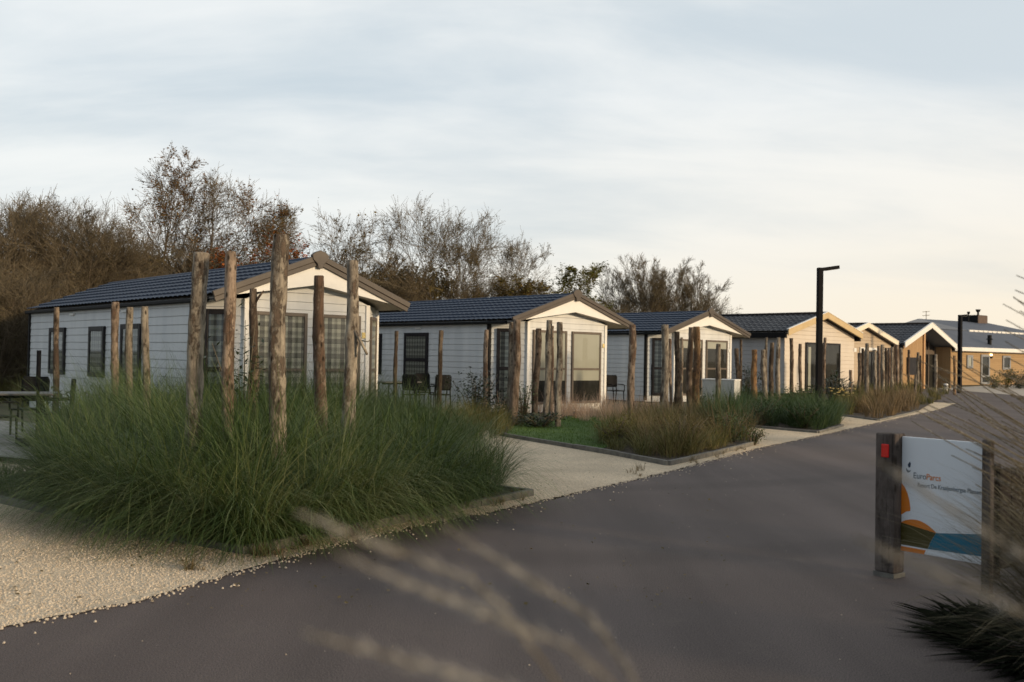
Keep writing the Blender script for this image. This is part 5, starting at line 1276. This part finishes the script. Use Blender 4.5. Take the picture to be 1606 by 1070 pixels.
for i, (px, yt, Y, lb) in enumerate(TH):
    o = protos[i] if i < 3 else copy_tree(protos[i % 3])
    p = D(px, 560, Y); hh = D(px, yt, Y).z; k = hh/(7.2+.5*(i % 3))/1.13
    o.location = (p.x, p.y, -.03); o.rotation_euler = (0, 0, rt_.random()*6.28); o.scale = (max(.72, k)*1.0, max(.72, k)*1.0, k); o['label'] = lb; o['group'] = 'tangled brown shrubs behind the chalets'
# far scrub seen between the trunks: one uncountable mass
mb = MB(); rs = random.Random(3)
def scrub(px0, px1, Y0, Y1, h, n):
    for _ in range(n):
        px = rs.uniform(px0, px1); Y = rs.uniform(Y0, Y1); p = D(px, 560, Y); b = Vector((p.x, p.y, 0)); z = h*rs.random()**.8
        q = b+Vector((rs.gauss(0, .3), rs.gauss(0, .3), z)); d = Vector((rs.gauss(0, .5), rs.gauss(0, .5), rs.uniform(.1, 1))).normalized()
        L_ = rs.uniform(.35, 1.1); s = d.cross(Vector((0, 1, 0))).normalized()*rs.uniform(.008, .028)
        i = len(mb.v); mb.v += [tuple(q-s), tuple(q+s), tuple(q+d*L_)]; mb.f.append((i, i+1, i+2))
        for _ in range(2): leaf(mb, q+d*L_*rs.random(), Vector((rs.gauss(0, 1), rs.gauss(0, 1), rs.gauss(0, .6))).normalized(), rs.uniform(.10, .22), rs, .8)
scrub(-160, 260, 39, 46, 5.4, 13000); scrub(240, 700, 46, 56, 5.6, 15000); scrub(650, 1130, 56, 68, 3.4, 5000); scrub(-160, 70, 31, 36, 2.6, 5000)
tag(mb.build('scrub', M['leaf_brown']), 'brown tangle of far scrub behind the trees', 'scrub', kind='stuff')

# unseen tree shapes added on the right to break up the low sun
mb = MB(); rb = random.Random(8)
def sun_break_tree(x, y, h, n):
    mb.tube([(x, y, -.05), (x+.2, y, h*.4), (x+.1, y+.2, h*.9)], [.16, .11, .03], 6)
    for _ in range(26):
        z = h*rb.uniform(.2, .85); a = rb.random()*6.28; L_ = rb.uniform(.8, 2.0); mb.tube([(x+.1, y, z), (x+math.cos(a)*L_*.5, y+math.sin(a)*L_*.5, z+L_*.35), (x+math.cos(a)*L_, y+math.sin(a)*L_, z+L_*.9)], [.04, .025, .008], 4)
    for _ in range(n):
        z = h*(rb.random()**.75); r = (1.9-.9*z/h)*math.sqrt(rb.random()); a = rb.random()*6.28
        leaf(mb, Vector((x+math.cos(a)*r, y+math.sin(a)*r, z)), Vector((rb.gauss(0, 1), rb.gauss(0, 1), rb.gauss(0, .6))).normalized(), rb.uniform(.10, .24), rb, .8)
for x, y, h, n in ((17.6, 16.6, 5.6, 1700), (17.0, 12.0, 6.2, 2000), (14.5, 7.6, 6.4, 2400), (16.5, 5.0, 7.6, 3600), (19.0, 2.4, 7.2, 3600), (21.0, -.6, 6.6, 2600), (23, -3.6, 6.5, 2600), (25, -6.8, 6.5, 2600), (26.5, -10, 6.6, 2600), (28, -13, 6.6, 2600), (29.5, -16, 6.6, 2600), (31, -19, 6.8, 2600)): sun_break_tree(x, y, h, n)
tag(mb.build('added_sun_break', M['leaf_olive']), 'unseen trees added to break up the low sun', 'scrub', kind='stuff')
